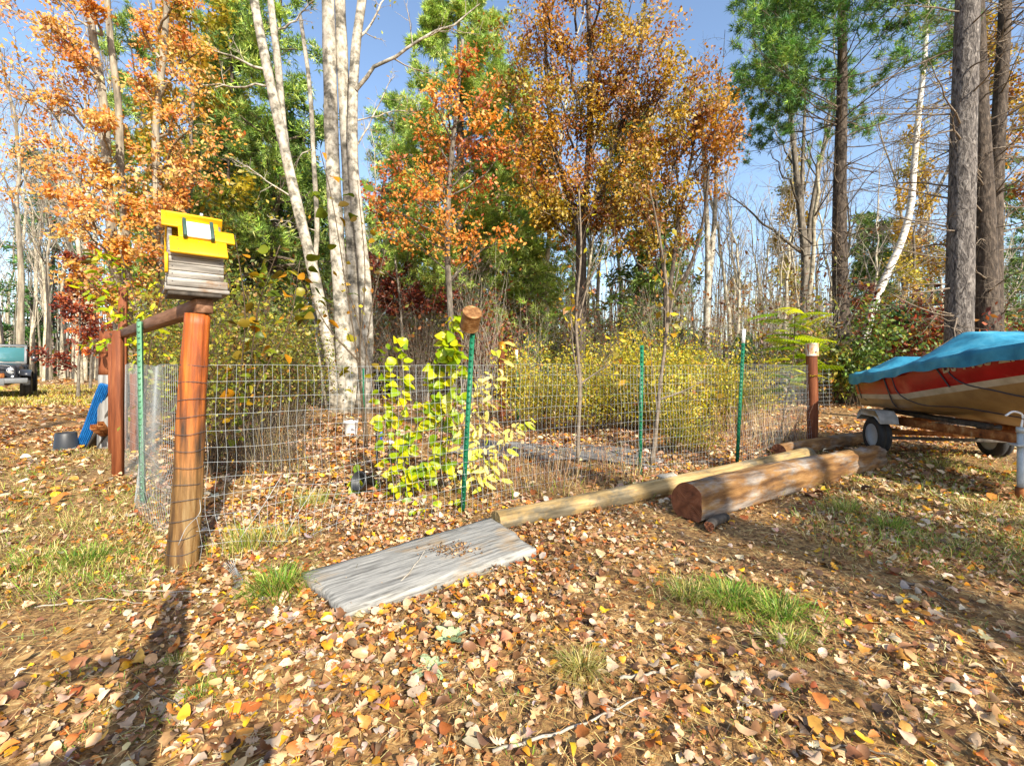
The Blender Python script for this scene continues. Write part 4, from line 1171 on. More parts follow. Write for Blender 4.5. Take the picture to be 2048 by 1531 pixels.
    for pts, wd in (([(.12, .1), (.12, .5), (.13, .78)], .010), ([(.93, .1), (.95, .5), (.97, 1.0), (.95, 1.3)], .016), ([(1.93, .1), (2.0, .45), (2.02, .66)], .012)):
        P = np.array([side_pt(*p) for p in pts]); P = smooth_path(P, 12)
        sd = np.array((wd, 0, 0)); 
        Vs = np.concatenate([P - sd, P + sd, P - sd + np.array((0, -.004, 0)), P + sd + np.array((0, -.004, 0))])
        k = np.arange(11)
        f = np.concatenate([np.stack([24 + k, 24 + k + 1, 36 + k + 1, 36 + k], -1), np.stack([k, 12 + k, 12 + k + 1, k + 1], -1), np.stack([k, k + 1, 24 + k + 1, 24 + k], -1), np.stack([12 + k, 36 + k, 36 + k + 1, 12 + k + 1], -1)])
        MB().add(Vs, f).build('strap', M['strap'], t)
    for pts in ([(1.12, .1), (1.15, .6), (1.4, .9), (1.9, 1.15), (2.4, 1.5)], [(2.05, .1), (2.15, .5), (2.5, .9), (2.9, 1.3), (3.2, 1.7)], [(.2, .8), (.5, 1.1), (.9, 1.4)]):
        P = smooth_path(np.array([side_pt(*p) for p in pts]), 24)
        MB().add(*tube_vf(P, .007, 5)).build('cord', M['strap'], t)
    # registration number, upper halves under the skirt
    cu = bpy.data.curves.new('registration', 'FONT'); cu.body = 'DS 1405 ZH'; cu.size = .155; cu.extrude = .002; cu.offset = .004; cu.space_character = 1.12
    tmp = bpy.data.objects.new('registration_text', cu); COL.objects.link(tmp)
    dg = bpy.context.evaluated_depsgraph_get(); me = bpy.data.meshes.new_from_object(tmp.evaluated_get(dg)); bpy.data.objects.remove(tmp)
    me.name = 'registration_number'; me.materials.clear(); me.materials.append(M['boat_white'])
    co = np.zeros(len(me.vertices) * 3); me.vertices.foreach_get('co', co); co = co.reshape(-1, 3)
    wdt = co[:, 0].max()
    sx = .86 / wdt
    newc = np.zeros_like(co)
    for k, (a, b_, c) in enumerate(co):
        x = 2.03 + a * sx
        p = side_pt(x, .325 - b_ / .155 * .36)
        newc[k] = p + np.array((0, .003 - c * 1.0 - .003, 0))
    me.vertices.foreach_set('co', newc.ravel()); me.update()
    obj('registration_number', me, t)
make_boat()

def wheel(parent, x, y, r, w, name='wheel', rimmat='rim_white'):
    e = bpy.data.objects.new(name, None); COL.objects.link(e); e.parent = parent; e.location = (x, y, r); e.empty_display_size = .1
    S = 36
    prof = [(r * .60, -w / 2 + .01), (r * .66, -w / 2), (r * .9, -w / 2 + .002), (r * .97, -w / 2 + .015), (r, -w / 2 + .035), (r, -.012), (r * .975, -.01), (r * .975, .01), (r, .012), (r, w / 2 - .035), (r * .97, w / 2 - .015), (r * .9, w / 2 - .002), (r * .66, w / 2), (r * .60, w / 2 - .01)]
    V, F = lathe_vf(prof, S)
    V = V @ rotm('X', math.pi / 2).T
    MB().add(V, F).build('tyre', M['tyre'], e)
    pr = [(0, -.03), (.03, -.045), (.055, -.035), (r * .3, -.01), (r * .42, .02), (r * .52, -w / 2 + .02), (r * .615, -w / 2 + .004), (r * .615, w / 2 - .004), (r * .5, w / 2 - .03), (0, w / 2 - .03)]
    V, F = lathe_vf(pr, S)
    V = V @ rotm('X', -math.pi / 2).T * np.array((1, -1, 1))
    V = np.c_[V[:, 0], V[:, 1], V[:, 2]]
    MB().add(V, F).build('rim', M[rimmat], e)
    return e
def make_trailer():
    ax = .60
    t = thing('boat_trailer', 'rusty boat trailer with white rimmed wheels under the boat', 'trailer', (BX, BY, 0), BRZ)
    wheel(t, ax, -.68, .25, .15); wheel(t, ax, .68, .25, .15)
    for s in (-1, 1):                                           # fenders: folded sheet boxes over the wheels
        mb = MB()
        pts = [(-.30, .44), (-.27, .53), (-.18, .60), (.18, .60), (.27, .53), (.30, .44)]
        n = len(pts); P = np.array(pts)
        V = np.concatenate([np.c_[ax + P[:, 0], np.full(n, s * .68 + q), P[:, 1]] for q in (-.11, .11)] + [np.c_[ax + P[:, 0] * .985, np.full(n, s * .68 + q), P[:, 1] - .006] for q in (-.11, .11)])
        k = np.arange(n - 1)
        mb.add(V, [np.stack([k, k + 1, n + k + 1, n + k], -1)[:, ::-1], np.stack([2 * n + k, 2 * n + k + 1, 3 * n + k + 1, 3 * n + k], -1)])
        # outer skirt
        o = s * .68 + s * .11
        poly = np.array([(-.30, .44), (-.27, .53), (-.18, .60), (.18, .60), (.27, .53), (.30, .44), (.25, .47), (.16, .52), (-.16, .52), (-.25, .47)])
        mm = len(poly)
        V = np.concatenate([np.c_[ax + poly[:, 0], np.full(mm, o + d), poly[:, 1]] for d in (0, s * .005)])
        mb.add(V, [np.arange(mm)[None], (np.arange(mm) + mm)[::-1][None], np.array([(a, (a + 1) % mm, mm + (a + 1) % mm, mm + a) for a in range(mm)])])
        mb.build('fender', M['fender'], t)
    b = MB(); add_box(b, .06, 1.36, .06, (ax, 0, .29), .004); b.build('axle', M['rust'], t)
    for s in (-1, 1):                                           # side rails, to the front
        p0, p1 = np.array((.2, s * .50, .44)), np.array((2.62, s * .36, .50))
        d = p1 - p0; L = np.linalg.norm(d)
        b = MB(); add_box(b, L, .045, .095, (0, 0, 0), .004, rot=rotm('Z', math.atan2(d[1], d[0])) @ rotm('Y', -math.asin(d[2] / L)))
        V = b.V[0] + (p0 + p1) / 2; MB().add(V, b.F).build('side_rail', M['rust'], t)
        for k in range(3):
            b = MB(); add_box(b, .36 + .16 * k, .05, .008, (ax, s * .50, .325 + .012 * k), 0); b.build('leaf_spring', M['rust'], t)
    for x in (.22, 1.5, 2.6):
        b = MB(); add_box(b, .05, 1.0 - .1 * x, .05, (x, 0, .44), .004); b.build('cross_member', M['rust'], t)
    b = MB(); add_box(b, 1.6, .075, .075, (3.35, 0, .48), .004); b.build('tongue', M['rust'], t)
    for s in (-1, 1):                                           # bunks and keel rollers
        b = MB(); add_box(b, 1.9, .09, .045, (1.1, s * .34, .565), .004, rot=rotm('X', -s * .15)); b.build('bunk', M['dark_wood'], t)
    for x in (.3, 1.6, 2.6):
        V, F = lathe_vf([(0, -.06), (.035, -.06), (.025, 0), (.035, .06), (0, .06)], 14)
        V = V @ rotm('X', math.pi / 2).T
        MB().add(V + np.array((x, 0, .505)), F).build('keel_roller', M['black_plastic'], t)
    # low bar that runs under the frame to the far wheel
    b = MB(); add_box(b, .04, 1.3, .04, (ax + .25, 0, .25), .004); b.build('brake_bar', M['dark_wood'], t)
    # jack stand on the left rail front
    jx, jy = G(2043, 1000)
    c, s_ = math.cos(-BRZ), math.sin(-BRZ); dx, dy = jx - BX, jy - BY
    lx, ly = c * dx - s_ * dy, s_ * dx + c * dy
    e = bpy.data.objects.new('jack', None); COL.objects.link(e); e.parent = t; e.location = (lx, ly, 0)
    V, F = tube_vf([(0, 0, .10), (0, 0, .16), (0, 0, .62)], .030, 18); MB().add(V, F).build('jack_tube', M['galv'], e)
    V, F = tube_vf([(0, 0, .0), (0, 0, .12)], .042, 18); MB().add(V, F).build('jack_foot', M['rust'], e)
    V, F = tube_vf([(0, 0, .61), (0, 0, .66)], .036, 18); MB().add(V, F).build('jack_cap', M['galv'], e)
    MB().add(*tube_vf(smooth_path([(0, 0, .66), (0, 0, .78), (.0, -.06, .80), (0, -.12, .76)], 14), .009, 8)).build('crank', M['white'], e)
    b = MB(); add_box(b, .12, .10, .02, (0, -.02, .50), .003); b.build('jack_bracket', M['galv'], e)
make_trailer()
x, y = G(1985, 868)
t = thing('yellow_buoy', 'small yellow float on the trailer tongue under the bow', 'float', (4.98, 4.35, .56))
V, F = lathe_vf([(0, -.05), (.03, -.045), (.05, -.02), (.055, 0), (.05, .02), (.03, .045), (0, .05)], 18)
M['yellow_p'] = mat_plain('yellow_p', lin('d8c020'), rough=.4)
MB().add(V, F).build('float_body', M['yellow_p'], t, smooth=True)
V, F = lathe_vf([(.018, .045), (.018, .07), (0, .07)], 12); MB().add(V, F).build('float_neck', M['black_plastic'], t)

# ------------------------------------------------------------------ parked car at the left edge
def make_car():
    M['car_black'] = mat_plain('car_black', (.028, .032, .042), rough=.3, var=.15)
    M['car_grey'] = mat_plain('car_grey', (.16, .17, .18), rough=.5)
    M['chrome'] = mat_plain('chrome', (.75, .77, .8), rough=.15, metallic=.9, var=.05)
    M['slot'] = mat_plain('slot', (.012, .012, .014), rough=.7)
    m, nt, out = nodes('car_glass')
    p = N(nt, 'ShaderNodeBsdfPrincipled', Roughness=.08); p.inputs['Base Color'].default_value = (.05, .16, .18, 1); p.inputs['Specular IOR Level'].default_value = .9
    nt.links.new(p.outputs[0], out.inputs[0]); M['car_glass'] = m
    M['lamp_glass'] = mat_plain('lamp_glass', (.7, .74, .78), rough=.12, metallic=.5)
    fx, fy = -18.35, 16.2
    t = thing('parked_car', 'black open off-road car parked at the edge of the clearing, nose towards the garden', 'car', (fx, fy, .03), math.radians(-47)); t.scale = (1.13, 1.13, 1.13)
    # local +X = forward
    def bx(nm, sx, sy, sz, c, mat, bev=.02, par=None, rot=None):
        b = MB(); add_box(b, sx, sy, sz, c, bev, rot); return b.build(nm, M[mat], par or t)
    # body tub
    bx('body', 2.0, 1.36, .56, (-2.35, 0, .80), 'car_black', .05)
    # hood as a tapered, rounded prism
    prof = [(-.62, .64), (-.62, .98), (-.56, 1.055), (-.3, 1.095), (0, 1.10), (.3, 1.095), (.56, 1.055), (.62, .98), (.62, .64)]
    P = np.array(prof); n = len(P)
    V = np.concatenate([np.c_[np.full(n, x), P[:, 0] * w, P[:, 1] + dz] for x, w, dz in ((-1.45, 1.02, .03), (-.75, .98, .015), (-.12, .90, -.03), (-.09, .88, -.045))])
    F = np.concatenate([np.stack([r_ * n + np.arange(n - 1), r_ * n + np.arange(1, n), (r_ + 1) * n + np.arange(1, n), (r_ + 1) * n + np.arange(n - 1)], -1) for r_ in range(3)])
    MB().add(V, [F, (np.arange(n) + 3 * n)[None], np.arange(n)[::-1][None]]).build('hood', M['car_black'], t, smooth=False)
    g = bx('grille', .05, 1.06, .44, (-.07, 0, .82), 'car_black', .02)
    for k in range(7):
        bx('grille_slot', .02, .045, .30, (-.047, -.255 + .085 * k, .84), 'slot', .005, g)
    for s in (-1, 1):
        e = bpy.data.objects.new('headlight', None); COL.objects.link(e); e.parent = t; e.location = (-.04, s * .42, .88)
        V, F = lathe_vf([(.085, -.02), (.100, -.02), (.104, .012), (.098, .022), (.088, .02)], 24); V = V @ rotm('Y', math.pi / 2).T
        MB().add(V, F).build('headlight_ring', M['chrome'], e)
        V, F = lathe_vf([(0, .03), (.05, .026), (.088, .012), (.088, -.01)], 24); V = V @ rotm('Y', math.pi / 2).T
        MB().add(V, F[:, ::-1]).build('headlight_lens', M['lamp_glass'], e)
        V, F = lathe_vf([(0, .02), (.04, .012), (.045, -.01)], 16); V = V @ rotm('Y', math.pi / 2).T
        MB().add(V + np.array((-.04, s * .46, .69)), F[:, ::-1]).build('indicator', M['lamp_glass'], t)
        # flat wide fender
        pts = np.array([(-1.35, .66), (-1.28, .84), (-1.05, .93), (-.45, .93), (-.16, .86), (-.05, .74), (-.09, .72), (-.2, .82), (-.48, .885), (-1.02, .885), (-1.22, .80), (-1.28, .66)])
        m_ = len(pts)
        V = np.concatenate([np.c_[pts[:, 0], np.full(m_, s * .60), pts[:, 1]], np.c_[pts[:, 0], np.full(m_, s * .86), pts[:, 1] - .03]])
        f = [np.arange(m_)[None], (np.arange(m_) + m_)[::-1][None], np.array([(a, (a + 1) % m_, m_ + (a + 1) % m_, m_ + a) for a in range(m_)])]
        MB().add(V, f).build('fender', M['car_black'], t)
        bx('inner_wing', 1.0, .06, .30, (-.68, s * .60, .74), 'car_black', .01)
        bx('mirror', .08, .16, .18, (-1.5, s * .86, 1.28), 'car_black', .02)
        bx('door', 1.0, .03, .5, (-2.05, s * .69, .84), 'car_black', .02)
        for wx in (-.62, -2.95):
            pass
    bx('bumper', .16, 1.62, .17, (.16, 0, .56), 'car_grey', .02)
    bx('bumper_plate', .02, .9, .22, (.245, -.15, .52), 'car_grey', .01)
    bx('winch', .18, .4, .16, (.14, .1, .72), 'rust', .02)
    V, F = tube_vf(smooth_path([(.2, -.5, .58), (.22, -.48, 1.0), (.2, -.3, 1.04), (.2, .3, 1.04), (.22, .48, 1.0), (.2, .5, .58)], 30), .025, 8)
    MB().add(V, F).build('brush_guard', M['car_black'], t)
    bx('windshield_frame', .05, 1.36, .07, (-1.50, 0, 1.13), 'car_grey', .01)
    R = rotm('Y', -.30)
    bx('windshield', .02, 1.22, .50, (-1.60, 0, 1.42), 'car_glass', .005, rot=R)
    for s in (-1, 1):
        bx('windshield_pillar', .05, .07, .58, (-1.60, s * .645, 1.42), 'car_grey', .01, rot=R)
    bx('windshield_header', .06, 1.36, .07, (-1.70, 0, 1.715), 'car_grey', .01)
    bx('soft_top', 1.5, 1.34, .05, (-2.45, 0, 1.75), 'car_black', .02)
    for s in (-1, 1):
        bx('roof_pillar', .06, .06, .7, (-3.15, s * .62, 1.4), 'car_black', .01)
        bx('roof_pillar', .06, .06, .62, (-2.45, s * .62, 1.42), 'car_black', .01)
    for s in (-1, 1):
        for wx in (-.62, -2.95):
            w = wheel(t, wx, s * .72, .38, .26, rimmat='car_grey')
            if s > 0: w.rotation_euler = (0, 0, math.pi)
    bx('chassis', 3.4, .8, .12, (-1.7, 0, .48), 'car_black', .02)
make_car()

# ------------------------------------------------------------------ garden plants behind the wire
BIG = [MB().add(*fan([(0, 0), (.12, .30), (.35, .44), (.62, .40), (.86, .2), (1.04, 0), (.86, -.2), (.62, -.40), (.35, -.44), (.12, -.30)], c)).mesh('leaf', None) for c in ((-.5, .7), (.3, .9), (-.8, .3))]
LONGL = [MB().add(*oval(.17, c, n=10)).mesh('leaf', None) for c in ((-.7, 1.2), (.3, 1.2))]
def with_mat(meshes, m):
    out = []
    for a in meshes:
        b = a.copy(); b.materials.clear(); b.materials.append(M[m]); out.append(b)
    return out
MESH_BIG, MESH_PALE, MESH_OLIVE = with_mat(BIG, 'bigleaf'), with_mat(LONGL, 'paleleaf'), with_mat(BIG[:2] + LONGL[:1], 'oliveleaf')
def leafy(name, label, cat, stems, meshes, n, size, seed, spread, smat='stem_brown', sr=.006, face=.6, group=None, zbias=1.0):
    """plant of separately modelled leaves on stems (lists of world points)"""
    q = np.random.default_rng(seed)
    base = np.array(stems[0][0])
    t = thing(name, label, cat, tuple(base), group=group)
    paths = []
    for s in stems:
        P = smooth_path(np.array(s) - base, 20); paths.append(P)
        MB().add(*tube_vf(P, np.linspace(sr, sr * .4, 20), 6)).build('stem', M[smat], t)
    pet = MB()
    for k in range(n):
        P = paths[k % len(paths)]
        f = q.random() ** zbias * .92 + .08; i = f * 18.9; p = P[int(i)] + (P[int(i) + 1] - P[int(i)]) * (i % 1)
        a = q.uniform(0, TAU); d = spread * q.uniform(.35, 1.1) * (1.1 - .5 * f)
        e = p + np.array((math.cos(a) * d, math.sin(a) * d, q.normal(.01, .03)))
        pet.add(*tube_vf(np.array([p, (p + e) / 2 + np.array((0, 0, .015)), e]), .0016, 3, False))
        nrm = Vector((SUNV.x * face + q.normal(0, .5), SUNV.y * face + q.normal(0, .5), .6 + q.normal(0, .35))).normalized()
        out = Vector((math.cos(a), math.sin(a), -.55 + q.normal(0, .3)))
        out = (out - nrm * out.dot(nrm)).normalized()
        R = Matrix((out, nrm.cross(out), nrm)).transposed().to_4x4()
        s = size * q.uniform(.6, 1.25)
        o = obj('leaf', meshes[q.integers(len(meshes))], t)
        o.matrix_basis = Matrix.Translation(Vector(e)) @ R @ Matrix.Scale(s, 4)
    o = pet.build('leaf_stalk', M[smat], t); o['kind'] = 'stuff'
    return t
def px(px_, py_, d): return tuple(W(px_, py_, d))
leafy('climbing_plant', 'yellow green round leaved plant behind the wire, left of the pair', 'plant',
      [[(*G(795, 1005), 0), px(790, 880, 4.25), px(800, 760, 4.2), px(795, 672, 4.2)], [(*G(800, 1002), 0), px(815, 900, 4.3), px(840, 830, 4.3), px(850, 800, 4.3)], [(*G(790, 1003), 0), px(780, 900, 4.2), px(765, 800, 4.2), px(772, 700, 4.2)], [(*G(795, 1005), 0), px(825, 960, 4.15), px(860, 930, 4.15)]],
      MESH_BIG, 235, .088, 21, .065, zbias=.8)
leafy('climbing_plant', 'taller yellow green leaved plant next to the leaning post, right of the pair', 'plant',
      [[(*G(880, 985), 0), px(885, 860, 4.4), px(895, 740, 4.35), px(905, 625, 4.35)], [(*G(880, 985), 0), px(880, 850, 4.4), px(870, 780, 4.4), px(878, 700, 4.4)], [(*G(880, 985), 0), px(905, 850, 4.4), px(915, 760, 4.4), px(895, 680, 4.4)]],
      MESH_BIG, 215, .10, 22, .06, zbias=.55)
leafy('pale_plant', 'pale straw yellow leaved plant right of the leaning green post', 'plant',
      [[(*G(965, 1000), 0), px(970, 880, 4.5), px(985, 790, 4.5), px(1000, 690, 4.5)], [(*G(965, 1000), 0), px(960, 860, 4.5), px(950, 780, 4.5), px(940, 760, 4.5)], [(*G(970, 998), 0), px(1000, 900, 4.5), px(1035, 850, 4.5), px(1060, 830, 4.5)], [(*G(960, 1000), 0), px(940, 900, 4.4), px(915, 830, 4.4)]],
      MESH_PALE, 200, .11, 23, .10)
leafy('low_plant', 'small green leaved seedling over the dark pot behind the wire', 'plant',
      [[(*G(722, 992), 0), px(720, 960, 4.4), px(712, 930, 4.4)], [(*G(722, 992), 0), px(740, 970, 4.4), px(752, 945, 4.4)]], MESH_BIG, 14, .09, 24, .06)
leafy('low_plant', 'low yellow seedlings at the foot of the leaning green post', 'plant',
      [[(*G(830, 1040), 0), px(850, 1015, 3.7), px(870, 995, 3.7)], [(*G(900, 1030), 0), px(915, 1010, 3.9), px(925, 990, 3.9)]], MESH_BIG, 22, .06, 25, .07)
leafy('sapling', 'sapling with large olive and brown leaves right of the birdhouse', 'sapling',
      [[(*G(470, 940), 0), px(480, 760, 5.0), px(490, 620, 4.6), px(470, 470, 4.4)], [(*G(470, 940), 0), px(500, 740, 5.0), px(520, 600, 4.7), px(560, 490, 4.5)], [(*G(480, 940), 0), px(520, 760, 5.0), px(580, 640, 4.8), px(600, 520, 4.8)]],
      MESH_OLIVE, 110, .12, 26, .2, sr=.010, face=.1, zbias=.6)
leafy('sapling', 'thin sapling with a few olive leaves in front of the pale multi-stem trunk', 'sapling',
      [[(*G(730, 900), 0), px(715, 720, 6.2), px(690, 560, 6.0), px(660, 380, 5.9), px(640, 300, 5.9)], [(*G(735, 900), 0), px(720, 700, 6.2), px(730, 560, 6.1), px(715, 360, 6.0)], [px(715, 720, 6.2), px(660, 660, 6.1), px(610, 570, 6.0)]],
      MESH_OLIVE, 46, .14, 27, .22, sr=.012, face=.1, zbias=.45)
leafy('sapling', 'yellow and green layered leaf sapling behind the timber rail', 'sapling',
      [[(*G(290, 880), 0), px(285, 720, 6.6), px(270, 600, 6.4), px(240, 500, 6.2)], [(*G(290, 880), 0), px(300, 700, 6.4), px(320, 600, 6.2), px(335, 520, 6.0)], [px(285, 720, 6.6), px(240, 680, 6.5), px(190, 690, 6.5)], [px(280, 660, 6.5), px(230, 620, 6.4), px(175, 560, 6.3)], [px(280, 640, 6.5), px(240, 570, 6.4), px(200, 500, 6.3)]],
      with_mat(LONGL, 'bigleaf') + MESH_OLIVE[2:3] + with_mat(LONGL, 'bigleaf'), 230, .13, 28, .26, sr=.012, face=.3, zbias=.5)

def fern_sapling():
    """sumac-like sapling: arching compound leaves, each one part with its leaflets"""
    q = np.random.default_rng(31)
    base = np.array((*G(1560, 876), 0)); t = thing('sumac_sapling', 'yellow green feather leaved sapling beside the white tipped post', 'sapling', tuple(base))
    m2 = MB()
    P = smooth_path([(0, 0, 0), px_rel(1572, 800, 7.7, base), px_rel(1586, 720, 7.7, base), px_rel(1590, 620, 7.7, base)], 20)
    m2.add(*tube_vf(P, np.linspace(.014, .006, 20), 7)); m2.build('stem', M['stem_brown'], t)
    fr = MB(); L = 1.0
    s = np.linspace(0, 1, 14); sp = np.c_[s, 0 * s, .16 * s - .30 * s * s]
    fr.add(*tube_vf(sp, .006, 4, False))
    for k in range(2, 13):
        for sd in (-1, 1):
            D = np.array([[.35, sd * 1.0, -.25]]); V, F = leaves_vf(sp[k][None], D, np.array([[.1, 0, 1.0]]), np.array([.30 * (1 - .45 * s[k]) + .04]), oval(.13, (-.4, .9), n=7)); fr.add(V, F)
    me = fr.mesh('frond', M['bigleaf'])
    for k in range(34):
        f = 8.5 + (k / 34) * 11; p = P[min(int(f), 19)] + np.array((q.normal(0, .10), q.normal(0, .10), q.normal(0, .05)))
        o = obj('frond', me, t, loc=p, rot=(q.normal(0, .2), q.normal(-.12, .22), k * 2.4 + q.normal(0, .3))); z = q.uniform(.40, .62); o.scale = (z, z, z)
def px_rel(a, b_, d, base): return tuple(np.array(W(a, b_, d)) - base)
fern_sapling()

# ------------------------------------------------------------------ shrubs (yellow garden bushes), copied
def bush_mesh(seed, H, W_, nst, nleaf, ls, pal, stem_mat, leaf_tm=KITE, lmat='leaf', upright=.5, bottom=.1, spr=.07):
    q = np.random.default_rng(seed)
    S = np.c_[q.normal(0, .10 * W_, nst), q.normal(0, .10 * W_, nst), np.zeros(nst)]
    a = q.uniform(0, TAU, nst); sp = q.uniform(.1, 1, nst)
    D = np.c_[np.cos(a) * sp * W_ / H, np.sin(a) * sp * W_ / H, np.ones(nst)]
    P, R = grow(S, D, H * q.uniform(.45, 1.2, nst), 7, np.full(nst, .008), np.full(nst, .003), .13, upright * .06, q)
    s2, d2, r2, t2 = sprout(P, R, 5, .25, 1, .7, q)
    P2, R2 = grow(s2, d2, H * .32 * q.uniform(.5, 1.1, len(s2)), 5, r2 * .6, r2 * .25, .2, .06, q)
    s3, d3, r3, t3 = sprout(P2, R2, 3, .3, 1, .7, q)
    P3, R3 = grow(s3, d3, H * .13 * q.uniform(.5, 1.1, len(s3)), 3, r3 * .6, r3 * .4, .2, .05, q)
    tw = MB()
    tw.add(*tubes_vf(P, R, 4)).add(*tubes_vf(P2, R2, 3)).add(*tubes_vf(P3, R3, 3))
    pts = np.concatenate([P2.reshape(-1, 3), P3.reshape(-1, 3), P3.reshape(-1, 3)])
    pts = pts[pts[:, 2] > bottom * H]
    k = q.integers(0, len(pts), nleaf)
    B = pts[k] + q.normal(0, spr, (nleaf, 3))
    B[:, 2] = np.maximum(B[:, 2], .03)
    C = pick(pal, nleaf, q)
    Dl = q.standard_normal((nleaf, 3)); Nl = q.standard_normal((nleaf, 3)) * .7 + np.array((.2, -.3, .8))
    V, F = leaves_vf(B, Dl, Nl, ls * q.uniform(.6, 1.3, nleaf), leaf_tm)
    lf = MB().add(V, F, np.repeat(C, len(leaf_tm[0]), 0))
    return tw.mesh('stems', M[stem_mat]), lf.mesh('foliage', M[lmat])
def bush_root(name, label, cat, meshes, loc, rz=0, sc=1, group=None):
    t = thing(name, label, cat, loc, rz, group); t.scale = (sc, sc, sc) if np.isscalar(sc) else sc
    obj('stems', meshes[0], t); obj('foliage', meshes[1], t)
    return t
AUTO = []
YEL = [('cfbc20', 5), ('bca81c', 4), ('a0a022', 4), ('d8c444', 2.5), ('84902a', 3), ('c0902a', 2)]
yb = [bush_mesh(40 + k, 1.25, .95, 18, 2500, .058, YEL, 'stem_brown', spr=.08) for k in range(3)]
spots = [(1085, 862, 9.0, .85), (1150, 868, 8.6, .9), (1205, 862, 8.8, 1.0), (1255, 862, 8.9, 1.12), (1310, 850, 9.6, 1.1), (1355, 872, 8.0, 1.0), (1405, 862, 8.6, .95), (1190, 835, 10.6, 1.05), (1110, 830, 11, 1.05), (1290, 832, 10.9, 1.2), (1390, 835, 10.6, 1.2), (1440, 850, 9.2, .85), (1340, 905, 6.9, .55), (1395, 910, 6.7, .5), (1040, 840, 10.0, 1.0), (1470, 862, 8.3, .8), (1445, 835, 10.2, 1.1), (1505, 850, 9.0, .9), (1340, 838, 10.4, 1.35), (1235, 830, 11, 1.3)]
proto = {}
for k, (a, b_, d, s) in enumerate(spots):
    v = k % 3; x, y = G(a, b_)
    if v not in proto:
        tb_ = proto[v] = bush_root('yellow_shrub', 'bright yellow leaved shrub in the hedge across the middle of the garden', 'shrub', yb[v], (x, y, 0), k * 1.3, s, 'yellow shrubs in the garden')
    else:
        tb_ = dup(proto[v], (x, y, 0), k * 1.3, (s * (1 + .12 * math.sin(k * 2)), s, s * (1 + .22 * math.sin(k * 3.7))))
    AUTO.append(('bright yellow leaved garden shrub', x, y, tb_))
# small saplings standing in the garden
def sapling_tree(name, label, pts, side, seed, r0, pal, nleaf, ls, smat='twig'):
    q = np.random.default_rng(seed); base = np.array(pts[0])
    t = thing(name, label, 'sapling', tuple(base))
    P = smooth_path(np.array(pts) - base, 26); R = np.linspace(r0, r0 * .35, 26)
    MB().add(*tube_vf(P, R, 8)).build('trunk', M[smat], t)
    PP = [(P[None], R[None])]
    for s in side:
        p = smooth_path(np.array(s) - base, 26); PP.append((p[None], np.linspace(r0 * .55, r0 * .15, 26)[None]))
    tw = MB(); lp = []
    for p, rr in PP:
        if p is not PP[0][0]: tw.add(*tubes_vf(p, rr, 5))
        s2, d2, r2, _ = sprout(p, rr, 12, .4, 1, .7, q)
        p2, rr2 = grow(s2, d2, q.uniform(.2, .6, len(s2)), 5, r2 * .4, r2 * .2, .18, .08, q); tw.add(*tubes_vf(p2, rr2, 3)); lp.append(p2[:, 1:].reshape(-1, 3))
    tw.build('branches', M[smat], t)
    if nleaf:
        lp = np.concatenate(lp); k = q.integers(0, len(lp), nleaf); B = lp[k] + q.normal(0, .05, (nleaf, 3))
        V, F = leaves_vf(B, q.standard_normal((nleaf, 3)) + np.array((0, 0, -.6)), q.standard_normal((nleaf, 3)), ls * q.uniform(.6, 1.3, nleaf), KITE)
        MB().add(V, F, np.repeat(pick(pal, nleaf, q), 4, 0)).build('foliage', M['leaf'], t)
GOLD = [('c8a01c', 3), ('d8c020', 3), ('a8982a', 2), ('b8741c', 1)]
sapling_tree('sapling', 'dark forked sapling with bare twigs in the middle of the front wire', [(*G(1155, 925), 0), px(1157, 860, 5.8), px(1160, 770, 5.8), px(1152, 640, 5.8), px(1162, 500, 5.8), px(1158, 380, 5.8)],
             [[px(1160, 768, 5.8), px(1185, 750, 5.8), px(1225, 725, 5.8)], [px(1160, 770, 5.8), px(1148, 710, 5.8), px(1140, 600, 5.8)], [px(1155, 650, 5.8), px(1180, 560, 5.8), px(1235, 470, 5.8)]], 51, .026, GOLD, 60, .10)
sapling_tree('sapling', 'crooked double stemmed sapling right of the plain green post', [(*G(1302, 932), 0), px(1312, 860, 5.6), px(1320, 770, 5.6), px(1330, 690, 5.6), px(1335, 600, 5.6), px(1320, 480, 5.6), px(1300, 380, 5.6)],
             [[(*G(1308, 930), 0), px(1315, 840, 5.6), px(1305, 740, 5.6), px(1300, 690, 5.6)], [px(1330, 690, 5.6), px(1345, 600, 5.6), px(1370, 470, 5.6)], [px(1316, 800, 5.6), px(1370, 780, 5.6), px(1410, 760, 5.6)]], 52, .028, GOLD, 90, .10)
for k, (a, b_, c) in enumerate(((760, 890, 600), (735, 885, 560))):
    x, y = G(a, b_); 
    sapling_tree('sapling', ('leaning bare brown sapling in front of the pale trunks', 'thin bare upright sapling beside the leaning one')[k], [(x, y, 0), px(a - 15 + 10 * k, 760, y), px(a - 45 + 50 * k, 640, y), px(a - 75 + 110 * k, c - 60, y)], [], 53 + k, .016, GOLD, 10, .1, 'stem_brown')
x, y = G(755, 935)
o = MB().add(*tube_vf(np.array([(0, 0, -.05), (-.01, 0, .3), (-.02, .01, .62)]), .014, 8)).build('garden_stake', M['dark_wood']); o.location = (x, y, 0)
tag(o, 'short dark wooden stake by the white plastic bag', 'stake')

